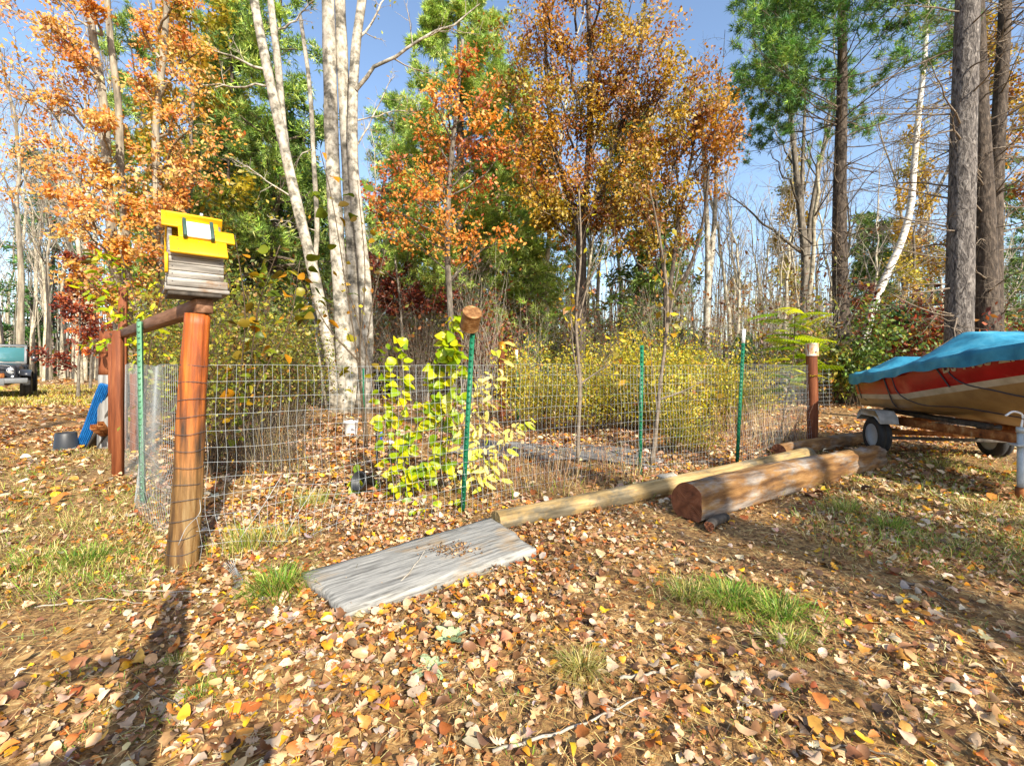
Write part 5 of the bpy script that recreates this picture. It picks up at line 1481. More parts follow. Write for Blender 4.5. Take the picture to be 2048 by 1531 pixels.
# tangled shrubs along the left inside of the fence
OLV = [('7d8424', 4), ('98982c', 4), ('5c6c20', 3), ('b0a42c', 3), ('8a6a28', 2), ('b8842c', 1), ('6a4a28', 1.5)]
tb = [bush_mesh(60 + k, 2.3, .8, 26, 2000, .075, OLV, 'stem_brown', spr=.10, bottom=.25, upright=1.2) for k in range(3)]
proto = {}
for k, (a, b_, s) in enumerate(((450, 905, .95), (505, 890, .9), (440, 860, 1.05), (545, 862, .9), (395, 858, 1.1), (490, 838, 1.15), (350, 840, 1.1), (585, 835, 1.0), (600, 868, .75), (310, 828, 1.2), (425, 950, .72))):
    v = k % 3; x, y = G(a, b_)
    if v not in proto: tb_ = proto[v] = bush_root('tangled_shrub', 'tangled olive leaved shrub with many brown stems behind the corner post', 'shrub', tb[v], (x, y, 0), k * 2.1, s, 'tangled shrubs inside the left fence')
    else: tb_ = dup(proto[v], (x, y, 0), k * 2.1, s)
    AUTO.append(('tangled olive shrub with brown stems', x, y, tb_))
# dry weed stalks (uncountable)
wd = MB(); q = np.random.default_rng(70)
n = 900
zone = q.random(n)
pxs = np.where(zone < .35, q.normal(540, 45, n), np.where(zone < .7, q.uniform(980, 1280, n), q.uniform(1420, 1620, n)))
pys = np.where(zone < .35, q.uniform(900, 960, n), np.where(zone < .7, q.uniform(905, 985, n), q.uniform(860, 905, n)))
d = FPX * EYE / (pys - Y0); X = (pxs - 1024) / FPX * d
S_ = np.c_[X, d, np.zeros(n)]; hh = np.where(zone < .35, q.uniform(.3, .95, n), np.where(zone < .7, q.uniform(.1, .32, n), q.uniform(.3, .8, n)))
P, R = grow(S_, np.c_[q.normal(0, .2, n), q.normal(0, .2, n), np.ones(n)], hh, 5, np.full(n, .0035), np.full(n, .0018), .12, .03, q)
V, F = tubes_vf(P, R, 3)
wc = np.where((zone < .35)[:, None], pick([('5a4a34', 4), ('7a6848', 3), ('3e3426', 4), ('8a7c50', 2)], n, q), pick([('a8845c', 4), ('7a5638', 4), ('c4a878', 3), ('8a5a38', 2)], n, q))
wd.add(V, F, np.repeat(wc, 15, 0))
tag(wd.build('dry_weeds', M['straw']), 'dry brown weed stalks along the inside of the wire', 'weeds', kind='stuff')

# ------------------------------------------------------------------ trees
def tuft_vf(P, D, n, L, w, q, spread=.75):
    k = len(P); d = norm(D[:, None] * .75 + spread * q.standard_normal((k, n, 3)))
    l = L * q.uniform(.7, 1.2, (k, n, 1))
    b = np.repeat(P[:, None], n, 1)
    sd = norm(np.cross(d, q.standard_normal((k, n, 3)))) * w
    V = np.stack([b - sd + d * l * .12, b + sd + d * l * .12, b + d * l], 2).reshape(-1, 3)
    return V, np.arange(k * n * 3).reshape(-1, 3)
ORANGE = [('eea42c', 5), ('e88c24', 4), ('f4b850', 4), ('da7024', 1.6), ('f0c870', 3), ('c88c2c', 1.5), ('ecb890', 2)]
OAKGOLD = [('b8780f', 5), ('a05c12', 4), ('d09a18', 4), ('8a4410', 3), ('98901c', 3), ('c8a824', 2), ('70401a', 2)]
REDDISH = [('c8581c', 4), ('d8701c', 4), ('a84418', 3), ('e08c30', 3), ('8a3c1c', 1.5)]
RUST = [('7a2c18', 4), ('98401c', 3), ('5c2016', 3), ('b05828', 2)]
YELLOWG = [('b0a01c', 4), ('c8b024', 3), ('8a8c20', 3), ('d0a030', 2), ('a07820', 2)]
PINE_L = [('a4bc48', 4), ('8eaa40', 4), ('bccc64', 3), ('72923a', 3), ('c8d47c', 1.5)]
PINE_D = [('4a7430', 4), ('5c8834', 4), ('7a9c3a', 3), ('365a28', 3), ('98b44a', 1.6)]
HEML = [('587430', 4), ('6c8a38', 4), ('425c26', 3), ('869c46', 2.5), ('989a44', 1.5)]
SPRUCE = [('3a662e', 4), ('4a7a36', 4), ('2c5426', 3), ('74983f', 2)]

def twigs(t, LP, LR, q, tw_mat, m2=6, l2=.35, a2=.8, up2=.06, m3=4, l3=.4, flat=0.0, leaf=None, t0=.3, s2=3, root=None, kk=5):
    """second and third order branches on limbs LP (N,K,3), and the crown on them; returns meshes"""
    LL = np.linalg.norm(LP[:, -1] - LP[:, 0], axis=1)
    S2, D2, R2, f2 = sprout(LP, LR, m2, t0, 1.0, a2, q, flat)
    L2 = np.repeat(LL, m2) * l2 * (1.15 - .6 * f2) * q.uniform(.6, 1.2, len(S2))
    P2, Q2 = grow(S2, D2, L2, kk, np.maximum(R2 * .55, .006), np.maximum(R2 * .2, .004), .16, up2, q)
    tw = MB(); tw.add(*tubes_vf(P2, Q2, s2))
    ends = [LP[:, -1], ]
    if m3:
        S3, D3, R3, f3 = sprout(P2, Q2, m3, .25, 1.0, .75, q, flat)
        L3 = np.repeat(L2, m3) * l3 * q.uniform(.5, 1.2, len(S3))
        P3, Q3 = grow(S3, D3, L3, 4, np.maximum(R3 * .6, .004), np.full(len(S3), .003), .2, up2, q)
        tw.add(*tubes_vf(P3, Q3, 3))
    else:
        P3 = P2
    cr = None
    if leaf:
        n, size, pal, tm, jit, mat = leaf['n'], leaf['size'], leaf['pal'], leaf.get('tm', KITE), leaf.get('jit', .12), leaf.get('mat', 'leaf')
        pts = np.concatenate([P3[:, 1:].reshape(-1, 3), P3[:, 2:].reshape(-1, 3), P2[:, 2:].reshape(-1, 3)])
        tng = np.concatenate([(P3[:, 1:] - P3[:, :-1]).reshape(-1, 3), (P3[:, 2:] - P3[:, 1:-1]).reshape(-1, 3), (P2[:, 2:] - P2[:, 1:-1]).reshape(-1, 3)])
        k = q.integers(0, len(pts), n)
        B = pts[k] + q.normal(0, jit, (n, 3)) * np.array((1, 1, leaf.get('zj', 1)))
        cr = MB()
        if leaf.get('tuft'):
            V, F = tuft_vf(B, norm(tng[k]) + np.array((0, 0, .35)), leaf['tuft'], size, leaf['w'], q)
            cr.add(V, F, np.repeat(pick(pal, n, q), leaf['tuft'] * 3, 0))
        else:
            Nl = q.standard_normal((n, 3)) * leaf.get('nr', .8) + np.array((.38, -.72, .58)) * leaf.get('nf', 1.25)
            Dl = q.standard_normal((n, 3)) + norm(tng[k]) * leaf.get('along', .5) + np.array((0, 0, leaf.get('droop', -.3)))
            V, F = leaves_vf(B, Dl, Nl, size * q.uniform(.6, 1.3, n), tm)
            c = pick(pal, n, q)
            if leaf.get('clump'):                    # neighbouring sprays share a tone
                g = np.sin(pts[k] * leaf['clump'] + q.uniform(0, 6, 3)).sum(1)
                pc = np.array([lin(h) for h, _ in pal]); ii = np.clip(((g + 2.2) / 4.4 * len(pc)), 0, len(pc) - 1).astype(int)
                c = np.clip(.45 * c + .55 * pc[ii] * (1 + .15 * q.standard_normal((n, 1))), .004, .9)
            cr.add(V, F, np.repeat(c, len(tm[0]), 0))
    return tw, cr

def hero(name, label, cat, base, trunks, limbs, seed, bark, twig, group=None, tr_sides=14, **kw):
    """tree from explicit trunk paths [(pts, r0, r1)] and limbs [(start, end, r0)], world coordinates"""
    q = np.random.default_rng(seed); base = np.array((base[0], base[1], 0.0))
    t = thing(name, label, cat, tuple(base), group=group)
    for pts, r0, r1 in trunks:
        P = smooth_path(np.array(pts) - base, 30); k = np.linspace(0, 1, 30)
        R = r0 + (r1 - r0) * k; R = R * (1 + .35 * np.exp(-np.maximum(P[:, 2], 0) / .35) * (P[0, 2] < .3)) * (1 + .03 * np.sin(k * 40 + seed))
        MB().add(*tube_vf(P, R, tr_sides, True, prof=1 + .05 * np.sin(np.arange(tr_sides) * 2.1 + seed), jit=.012)).build('trunk', M[bark], t, smooth=True)
    LP, LR = [], []
    for s, e, r0 in limbs:
        s, e = np.array(s) - base, np.array(e) - base; d = e - s; L = np.linalg.norm(d)
        k = np.linspace(0, 1, 10)[:, None]
        bow = np.array((0, 0, 1)) * L * .10 * np.sin(k * math.pi) * (-1 if d[2] > .6 * L else .6)
        wig = np.cumsum(q.normal(0, .018 * L, (10, 3)), 0); wig -= k * wig[-1]
        LP.append(s + d * k + bow + wig); LR.append(np.linspace(r0, max(.008, r0 * .25), 10))
    LP, LR = np.array(LP), np.array(LR)
    tw, cr = twigs(t, LP, LR, q, twig, **kw)
    lb = MB().add(*tubes_vf(LP, LR, 7)).absorb(tw, 1); lb.build('branches', [M[bark], M[twig]], t, smooth=True)
    if cr: cr.build('crown', M[(kw.get('leaf') or {}).get('mat', 'leaf')], t)
    return t

def WP(pts, d): return [W(a, b_, d) for a, b_ in pts]

# --- pale multi-stemmed maple in the middle
d = 12.0
st = [([(676, 826), (664, 730), (645, 630), (624, 532), (592, 400), (563, 270), (533, 130), (508, 0), (486, -130)], .16, .10),
      ([(575, 320), (566, 250), (556, 130), (541, 0), (530, -120)], .10, .08),
      ([(694, 828), (688, 700), (682, 590), (672, 450), (664, 300), (660, 150), (656, 0), (652, -140)], .21, .15),
      ([(706, 826), (710, 700), (708, 560), (701, 430), (694, 300), (686, 150), (680, 0), (676, -140)], .19, .13),
      ([(726, 824), (734, 700), (730, 560), (716, 430), (706, 320), (706, 200), (712, 90), (724, 0), (734, -120)], .17, .10),
      ([(660, 826), (644, 740), (634, 650), (628, 560), (634, 470), (628, 330), (618, 160), (600, 30)], .075, .05)]
sd = (0, .25, -.05, .12, -.12, .45)
trk = []
for (p, r0, r1), o in zip(st, sd): trk.append((WP(p, d + o), r0, r1))
lm = [(W(706, 190, 12), W(960, 8, 11.4), .055), (W(540, 150, 12), W(400, 95, 11.6), .04), (W(545, 170, 12), W(300, 180, 11.5), .03), (W(700, 310, 12), W(790, 150, 12.4), .03), (W(560, 60, 12.2), W(650, -30, 12), .03),
      (W(712, 90, 12), W(800, -60, 12), .04), (W(508, 0, 12), W(420, -160, 12), .05), (W(655, 0, 12), W(600, -260, 12), .07), (W(680, 0, 12), W(700, -300, 12), .07), (W(724, 0, 12), W(800, -260, 12.3), .06), (W(705, 240, 12), W(850, 215, 12.5), .02), (W(622, 300, 12.4), W(560, 380, 12.6), .02), (W(630, 460, 12.4), W(540, 440, 12), .02), (W(590, 400, 12), W(470, 330, 12), .025)]
hero('maple_tree', 'big pale grey maple of several close stems behind the white bucket', 'tree', G(700, 822), trk, lm, 3, 'bark_pale', 'twig_pale', m2=7, l2=.30, m3=4, l3=.5,
     leaf=dict(n=240, size=.10, pal=YELLOWG, jit=.1), tr_sides=18)

# --- orange maple at the left
d = 11.0
trk = [(WP([(243, 782), (238, 640), (229, 520), (216, 380), (206, 200), (184, 60), (170, -80)], d), .12, .07),
       (WP([(262, 786), (256, 600), (251, 470), (241, 330), (236, 200), (222, 90), (210, -60)], d + .3), .10, .06),
       (WP([(328, 784), (324, 560), (315, 400), (312, 250), (328, 100), (336, -60)], d + .8), .11, .06)]
ends = [(20, 20), (90, 50), (150, 90), (-30, 130), (20, 190), (110, 150), (60, 255), (120, 320), (20, 330), (330, 60), (280, 140), (370, 190), (420, 250), (360, 300), (260, 395), (160, 450), (390, 345), (150, 540), (215, 590), (300, 500), (330, 440), (280, 40), (360, -20), (180, 0), (100, -40), (250, 250), (300, 330), (200, 330), (190, 230), (400, 100), (130, 395), (350, 390), (280, 560), (230, 480)]
lm = []
q = np.random.default_rng(5)
for a, b_ in ends:
    sx = 205 + (b_ / 640) * 35 if a < 260 else 318
    sy = min(b_ + 60 + .45 * abs(a - sx), 640)
    e = d + q.normal(0, 1.0)
    lm.append((W(sx, sy, d + (.0 if a < 260 else .8)), W(a, b_, e), .035))
hero('maple_tree', 'bright orange maple with pale trunks at the left beside the birdhouse', 'tree', G(252, 786), trk, lm, 9, 'bark_mid', 'stem_brown', m2=9, l2=.42, m3=4, l3=.45, flat=.55, up2=.02,
     leaf=dict(n=14500, size=.10, pal=ORANGE, jit=.09, zj=.5, nr=.5, clump=2.2, droop=-.2))

# --- orange and rust oak in front of the light pine
d = 13.0
trk = [(WP([(905, 800), (902, 650), (895, 500), (900, 350), (915, 200), (925, 80)], d), .10, .04)]
ends = [(940, 110), (975, 170), (900, 170), (860, 190), (850, 235), (960, 240), (910, 280), (840, 300), (800, 320), (880, 330), (760, 370), (730, 400), (790, 410), (850, 380), (1010, 300), (1030, 290), (960, 360), (880, 440), (930, 480), (1010, 480), (780, 460), (1000, 250)]
lm = [(W(900, min(b_ + 90, 560), d), W(a, b_, d + q.normal(0, .8)), .03) for a, b_ in ends]
hero('oak_tree', 'reddish orange young oak in front of the light green pine', 'tree', G(905, 803), trk, lm, 12, 'bark_grey', 'stem_brown', m2=8, l2=.40, m3=4, l3=.4, flat=.45,
     leaf=dict(n=5000, size=.115, pal=REDDISH + ORANGE[:3], jit=.13, zj=.6, clump=1.8))
ends = [(740, 545), (780, 560), (820, 550), (860, 570), (720, 520), (770, 590), (890, 600), (840, 590)]
hero('oak_tree', 'low dark rust red oak sapling right of the pale stems', 'tree', G(800, 806), [(WP([(800, 806), (805, 700), (800, 600), (790, 520)], 14.6), .06, .025)],
     [(W(802, min(b_ + 50, 640), 14.6), W(a, b_, 14.6 + q.normal(0, .7)), .02) for a, b_ in ends], 13, 'bark_grey', 'stem_brown', m2=8, l2=.4, m3=4, l3=.45, flat=.5, leaf=dict(n=3800, size=.12, pal=RUST, jit=.10, zj=.5))

# --- big golden oak
d = 14.0
trk = [(WP([(1157, 808), (1160, 650), (1162, 540), (1163, 455)], d), .19, .15), (WP([(1163, 470), (1170, 400), (1178, 300), (1180, 150), (1176, 0), (1170, -120)], d), .11, .05),
       (WP([(1162, 480), (1140, 400), (1110, 300), (1095, 180), (1090, 60), (1085, -60)], d), .08, .04), (WP([(1164, 470), (1195, 390), (1230, 290), (1265, 180), (1285, 60), (1295, -60)], d + .2), .08, .04)]
ends = [(1020, 60), (1035, 120), (1010, 170), (1055, 30), (1070, 100), (1110, 40), (1140, 90), (1190, 50), (1230, 20), (1260, 70), (1300, 30), (1330, 70), (1345, 110), (1350, 150), (1310, 140), (1280, 160), (1240, 120), (1200, 140), (1160, 170), (1110, 160), (1070, 190), (1050, 230), (1040, 280), (1090, 240), (1150, 230), (1200, 210), (1250, 210), (1300, 200), (1140, -60), (1220, -60), (1060, -50), (1290, -50), (1180, -100),
        (1090, 330), (1130, 350), (1180, 330), (1220, 340), (1100, 400), (1160, 400), (1200, 420), (1080, 440), (1130, 460), (1240, 280), (1060, 350)]
lm = []
for a, b_ in ends:
    sy = b_ + 110 + .5 * abs(a - 1165)
    sx = 1163 + (a - 1163) * .35
    lm.append((W(sx, min(sy, 470), d), W(a, b_, d + q.normal(0, 1.1)), .04))
hero('oak_tree', 'largest golden brown oak with a forked dark trunk behind the middle of the garden', 'tree', G(1157, 808), trk, lm, 17, 'bark_dark', 'twig', m2=8, l2=.42, m3=4, l3=.45,
     leaf=dict(n=26000, size=.115, pal=OAKGOLD, jit=.13, clump=1.6))
# --- smaller golden oak
d = 12.2
trk = [(WP([(1330, 822), (1332, 650), (1330, 560), (1318, 470), (1310, 380)], d), .09, .04), (WP([(1332, 640), (1345, 540), (1360, 420), (1380, 330), (1395, 230)], d), .06, .03), (WP([(1334, 620), (1385, 520), (1408, 430), (1418, 330)], d + .1), .05, .03)]
ends = [(1400, 140), (1380, 170), (1420, 190), (1445, 180), (1465, 210), (1440, 240), (1400, 220), (1370, 230), (1470, 250), (1420, 280), (1300, 250), (1275, 270), (1320, 290), (1290, 320), (1340, 330), (1250, 350), (1290, 390), (1240, 390), (1270, 430), (1330, 400), (1380, 370), (1230, 440), (1300, 460), (1360, 440), (1450, 300), (1345, 265)]
lm = [(W(1335 + (a - 1335) * .4, min(b_ + 100, 560), d), W(a, b_, d + q.normal(0, .7)), .028) for a, b_ in ends]
hero('oak_tree', 'smaller golden oak with thin crooked dark stems right of the largest oak', 'tree', G(1330, 822), trk, lm, 18, 'bark_dark', 'twig', m2=8, l2=.38, m3=4, l3=.45,
     leaf=dict(n=10500, size=.105, pal=OAKGOLD, jit=.11, clump=1.9))

# --- conifers near: pine generator
def pine(name, label, loc, H, r0, seed, pal, crown0, blen, nbr, ntuft, tuft_n=9, L=.17, w=.008, bark='bark_dark', deadbr=0, up=.06, group=None, lean=0.0, keep=None, rise=.15):
    q = np.random.default_rng(seed); t = thing(name, label, 'tree', (loc[0], loc[1], 0), group=group)
    z = np.linspace(-.1, H, 30); k = z / H
    P = np.c_[lean * z + .05 * np.sin(z * .5 + seed), .05 * np.sin(z * .4), z]; R = np.maximum(r0 * (1 - k) ** .8, .012) * (1 + .3 * np.exp(-np.maximum(z, 0) / .3))
    MB().add(*tube_vf(P, R, 16, True, jit=.012)).build('trunk', M[bark], t, smooth=True)
    f = np.sort(q.uniform(crown0, .985, nbr)); f = np.round(f * H / .45) * .45 / H + q.normal(0, .004, nbr)
    f = np.clip(f, 0, .99)
    S = np.c_[lean * f * H, 0 * f, f * H]; a = q.uniform(0, TAU, nbr)
    if keep: a = keep(q, f, a)
    ln = blen * (1 - (f - crown0) / (1 - crown0)) ** .7 * q.uniform(.6, 1.15, nbr) + .3
    D = np.c_[np.cos(a), np.sin(a), np.full(nbr, rise)]
    LP, LR = grow(S, D, ln, 9, np.full(nbr, .035) * (1.1 - f), np.full(nbr, .008), .07, up * .5, q)
    tw, cr = twigs(t, LP, LR, q, 'twig', m2=9, l2=.36, a2=.75, up2=.04, m3=3, l3=.5, flat=.6, t0=.25, leaf=dict(n=ntuft, size=L, w=w, tuft=tuft_n, pal=pal, jit=.06, mat='needle'))
    tw.add(*tubes_vf(LP, LR, 5))
    if deadbr:
        fz = q.uniform(.07, crown0 + .05, deadbr); S = np.c_[lean * fz * H, 0 * fz, fz * H]; a = q.uniform(0, TAU, deadbr)
        dp, dr = grow(S, np.c_[np.cos(a), np.sin(a), q.uniform(-.15, .5, deadbr)], q.uniform(.8, 3.0, deadbr), 8, np.full(deadbr, .020), np.full(deadbr, .006), .10, .01, q)
        s2, d2, r2, _ = sprout(dp, dr, 4, .35, 1, .7, q); p2, q2 = grow(s2, d2, q.uniform(.25, 1.0, len(s2)), 5, r2 * .5, r2 * .25, .15, .02, q)
        MB().add(*tubes_vf(dp, dr, 5)).add(*tubes_vf(p2, q2, 3)).build('dead_branches', M['twig'], t)
    tw.build('branches', M['twig'], t); cr.build('crown', M['needle'], t)
    return t
def left_bias(q, f, a):
    b_ = q.normal(math.pi, 1.1, len(a)); return np.where(q.random(len(a)) < .6, b_, a)
pine('pine_tree', 'dark green pine with its foliage reaching left, beside the capped round post', G(1688, 806), 19, .27, 71, PINE_D, .46, 3.9, 80, 12000, 14, L=.21, w=.011, deadbr=56, keep=left_bias, lean=-.012, bark='bark_dark')
pine('pine_tree', 'light green pine behind the reddish orange oak', (-1.9, 16.5), 16.5, .24, 72, PINE_L, .22, 2.9, 110, 13000, 13, L=.22, w=.013, deadbr=10)
pine('pine_tree', 'light green pine filling the gap between the two orange oaks', (-.2, 19.0), 13.5, .22, 78, PINE_L, .12, 3.2, 100, 11000, 12, L=.23, w=.014, deadbr=10)
pine('pine_tree', 'tall dark trunked pine behind the left fence shrubs', (-11.2, 18.5), 15.5, .24, 73, HEML + PINE_L[:2], .18, 3.3, 90, 9000, 12, L=.22, w=.013, deadbr=20)
pine('pine_tree', 'bushy green pine right behind the birdhouse roof', (-9.6, 15.5), 9.5, .16, 79, HEML + PINE_L[:2], .10, 2.4, 80, 5600, 10, L=.18, w=.010)

def pole_trunk(name, label, pts, d, r0, r1, bark, dead, seed, blen=(1.0, 3.2), live=None, zr=(2.5, 13), side=None):
    q = np.random.default_rng(seed); base = np.array((*G(*pts[0]), 0)) if d is None else np.array((W(*pts[0], d)[0], d, 0))
    t = thing(name, label, 'tree', tuple(base))
    dd = base[1]
    P = smooth_path(np.array([W(a, b_, dd) for a, b_ in pts]) - base, 40); P[0, 2] = -.1
    R = np.linspace(r0, r1, 40) * (1 + .25 * np.exp(-np.maximum(P[:, 2], 0) / .35))
    MB().add(*tube_vf(P, R, 22, True, prof=1 + .03 * np.sin(np.arange(22) * 3.3), jit=.012)).build('trunk', M[bark], t, smooth=True)
    if dead:
        i = q.integers(int(40 * .18), 40, dead); a = q.uniform(0, TAU, dead) if side is None else q.normal(side, .9, dead)
        dp, dr = grow(P[i], np.c_[np.cos(a), np.sin(a), q.uniform(-.3, .45, dead)], q.uniform(*blen, dead), 9, np.full(dead, .022), np.full(dead, .005), .09, -.01, q)
        s2, d2, r2, _ = sprout(dp, dr, 6, .25, 1, .7, q); p2, q2 = grow(s2, d2, q.uniform(.2, 1.1, len(s2)), 5, r2 * .55, r2 * .25, .15, .0, q)
        s3, d3, r3, _ = sprout(p2, q2, 3, .3, 1, .7, q); p3, q3 = grow(s3, d3, q.uniform(.1, .4, len(s3)), 4, r3 * .6, r3 * .4, .15, .0, q)
        MB().add(*tubes_vf(dp, dr, 5)).add(*tubes_vf(p2, q2, 3)).add(*tubes_vf(p3, q3, 3)).build('dead_branches', M['twig'], t)
    if live:
        k = live['n']; i = q.integers(24, 40, 60); a = q.uniform(0, TAU, 60)
        lp, lr = grow(P[i], np.c_[np.cos(a), np.sin(a), np.full(60, .1)], q.uniform(1, 3, 60), 8, np.full(60, .02), np.full(60, .006), .08, .02, q)
        tw, cr = twigs(t, lp, lr, q, 'twig', m2=6, l2=.4, m3=3, l3=.5, flat=.5, leaf=live); tw.add(*tubes_vf(lp, lr, 4)); tw.build('branches', M['twig'], t); cr.build('crown', M[live.get('mat', 'leaf')], t)
    return t
pole_trunk('pine_tree', 'thick straight grey pine trunk rising behind the boat cover', [(1914, 862), (1917, 680), (1923, 400), (1930, 150), (1937, -40), (1944, -260)], 9.4, .235, .18, 'bark_pine', 30, 81, side=math.pi, blen=(.8, 2.6))
pole_trunk('pine_tree', 'dark branchy double trunk just right of the thick grey pine trunk', [(1972, 825), (1974, 660), (1972, 500), (1968, 380), (1960, 200), (1955, 0), (1950, -200)], 12.2, .27, .11, 'bark_dark', 60, 82)
pole_trunk('pine_tree', 'dark branchy trunk leaning at the far right edge behind the boat', [(1990, 815), (1988, 560), (1990, 400), (2000, 200), (2008, 60), (2016, -160)], 12.9, .21, .12, 'bark_dark', 70, 83, blen=(1, 3))
pole_trunk('birch_tree', 'white leaning birch trunk between the dark pine and the thick grey trunk', [(1716, 792), (1728, 690), (1745, 620), (1775, 545), (1800, 490), (1818, 430), (1828, 330), (1838, 220), (1850, 100), (1856, -40)], 19, .165, .07, 'bark_birch', 26, 84, live=dict(n=900, size=.12, pal=YELLOWG, jit=.15))
pole_trunk('birch_tree', 'slender pale birch leaning right of the white birch', [(1765, 790), (1790, 660), (1815, 560), (1850, 440), (1900, 330), (1935, 260)], 21, .11, .05, 'bark_pale', 14, 85)

def forked(name, label, cat, base_d, trunks, limbs, seed, bark='bark_mid', tw='twig_pale', leaf=None, **kw):
    trk = [(WP(p, base_d + o), r0, r1) for p, r0, r1, o in trunks]
    lm = [(W(*s, base_d), W(*e, base_d + np.random.default_rng(seed + i).normal(0, 1)), r_) for i, (s, e, r_) in enumerate(limbs)]
    return hero(name, label, cat, (W(*trunks[0][0][0], base_d)[0], base_d), trk, lm, seed, bark, tw, leaf=leaf, **kw)
forked('bare_tree', 'bare forked hardwood with a thick dark lower trunk left of the dark pine', 'tree', 19.5,
       [([(1606, 790), (1608, 640), (1610, 520), (1598, 400), (1586, 280), (1575, 160), (1566, 60)], .21, .05, 0), ([(1612, 540), (1622, 430), (1640, 330), (1655, 250), (1668, 160)], .12, .04, 0), ([(1606, 500), (1604, 380), (1608, 260), (1612, 140)], .10, .04, .2)],
       [((1604, 500), (1445, 385), .07), ((1600, 420), (1540, 300), .05), ((1590, 330), (1530, 200), .04), ((1640, 340), (1700, 250), .04), ((1650, 270), (1640, 120), .04), ((1612, 520), (1560, 420), .04), ((1620, 440), (1690, 350), .03), ((1580, 250), (1600, 90), .04), ((1600, 400), (1630, 200), .04)], 91, bark='bark_grey', m2=8, l2=.4, m3=5, l3=.5)
forked('bare_tree', 'pale bare tree with two upright stems right of the smaller golden oak', 'tree', 17,
       [([(1412, 795), (1414, 640), (1416, 520), (1412, 400), (1406, 280), (1402, 200)], .14, .05, 0), ([(1414, 600), (1426, 480), (1432, 360), (1430, 260), (1440, 140)], .10, .04, .1)],
       [((1412, 400), (1380, 260), .03), ((1430, 360), (1470, 200), .03), ((1430, 270), (1410, 120), .03), ((1416, 500), (1460, 380), .03), ((1414, 480), (1370, 400), .02), ((1430, 300), (1450, 60), .03)], 92, bark='bark_pale', m2=8, l2=.4, m3=5, l3=.5)

# --- prototypes for the wood behind, copied individually
def forest_tree(seed, H, r0, bark, tw, n1, t0, ang, blen, leaf=None, m2=6, m3=4, up=.06, up1=.10, flat=0.0, l2=.38):
    q = np.random.default_rng(seed)
    K = 16; z = np.linspace(0, 1, K)
    P = np.c_[np.cumsum(q.normal(0, .012 * H, K)) * z, np.cumsum(q.normal(0, .012 * H, K)) * z, z * H]
    R = np.maximum(r0 * (1 - z * .92), .012)
    tm = MB().add(*tube_vf(P, R * (1 + .3 * np.exp(-z * 25)), 10, False)).mesh('trunk', M[bark], True)
    S, D, rr, f = sprout(P[None], R[None], n1, t0, .99, ang, q, flat)
    LP, LR = grow(S, D, blen * H * (1.12 - f * .75) * q.uniform(.6, 1.2, len(S)), 7, np.maximum(rr * .5, .012), np.full(len(S), .008), .10, up1, q)
    t_, cr = twigs(None, LP, LR, q, tw, m2=m2, l2=l2, m3=m3, l3=.5, leaf=leaf, up2=up, flat=flat)
    t_.add(*tubes_vf(LP, LR, 5))
    return tm, t_.mesh('branches', M[tw]), (cr.mesh('crown', M[leaf.get('mat', 'leaf')]) if cr else None)
def spruce_proto(seed, H, r0, pal, blen, nbr, n, droop=-.12, ls=.30):
    return forest_tree(seed, H, r0, 'bark_dark', 'twig', nbr, .06, 1.5, blen, m2=7, m3=2, up=-.02, up1=droop * .3, flat=.7, leaf=dict(n=n, size=ls, pal=pal, tm=NARROW, jit=.09, mat='needle', nr=.5, along=1.6, droop=-.35))
PR = {}
PR['bare'] = [forest_tree(100 + k, 15 + k, .115 + .010 * k, ('bark_light', 'bark_mid', 'bark_light', 'bark_light')[k], 'twig_pale' if k % 2 == 0 else 'twig', 15, .38, .65, .24, m3=5, up1=.12) for k in range(4)]
PR['pole'] = [forest_tree(110 + k, 10 + k, .055, ('bark_grey', 'bark_light', 'bark_light')[k], 'twig_pale' if k else 'twig', 14, .3, .6, .17, m3=4, up1=.14) for k in range(3)]
PR['gold'] = [forest_tree(120 + k, 13 + k, .14, 'bark_grey', 'twig', 16, .25, .8, .26, leaf=dict(n=5200, size=.17, pal=(YELLOWG, OAKGOLD)[k], jit=.18, clump=1.3)) for k in range(2)]
PR['rust'] = [forest_tree(130 + k, 7 + 2 * k, .08, 'bark_grey', 'stem_brown', 14, .15, .95, .28, leaf=dict(n=3200, size=.16, pal=(RUST, REDDISH)[k], jit=.14, zj=.5), flat=.5) for k in range(2)]
PR['spruce'] = [spruce_proto(140 + k, 12 + 2 * k, .16, (HEML, SPRUCE, HEML)[k], .20, 80, 11000, ls=.34) for k in range(3)]
PR['small_spruce'] = [spruce_proto(150 + k, 4.2, .05, SPRUCE, .30, 60, 5200, ls=.20) for k in range(2)]
PR['wpine'] = [forest_tree(160, 17, .2, 'bark_dark', 'twig', 60, .25, 1.35, .17, m2=7, m3=2, up=.04, up1=.03, flat=.6, leaf=dict(n=4200, size=.26, w=.018, tuft=7, pal=PINE_L + HEML[:2], jit=.1, mat='needle'))]
KIND = {'bare': ('bare_tree', 'bare grey hardwood'), 'pole': ('slender_tree', 'slender bare grey tree'), 'gold': ('golden_tree', 'golden brown leaved tree'), 'rust': ('rust_tree', 'low rust red leaved tree'), 'spruce': ('spruce_tree', 'dark green spruce'), 'small_spruce': ('young_spruce', 'young dark green spruce'), 'wpine': ('pine_tree', 'tall olive green pine')}
PLACE = {'left': 'in the thin wood beyond the clearing at left', 'mid': 'in the dense wood behind the garden', 'right': 'in the wood behind the boat and the dark pine', 'gap': 'under open sky between the smaller golden oak and the dark pine'}
roots = {}
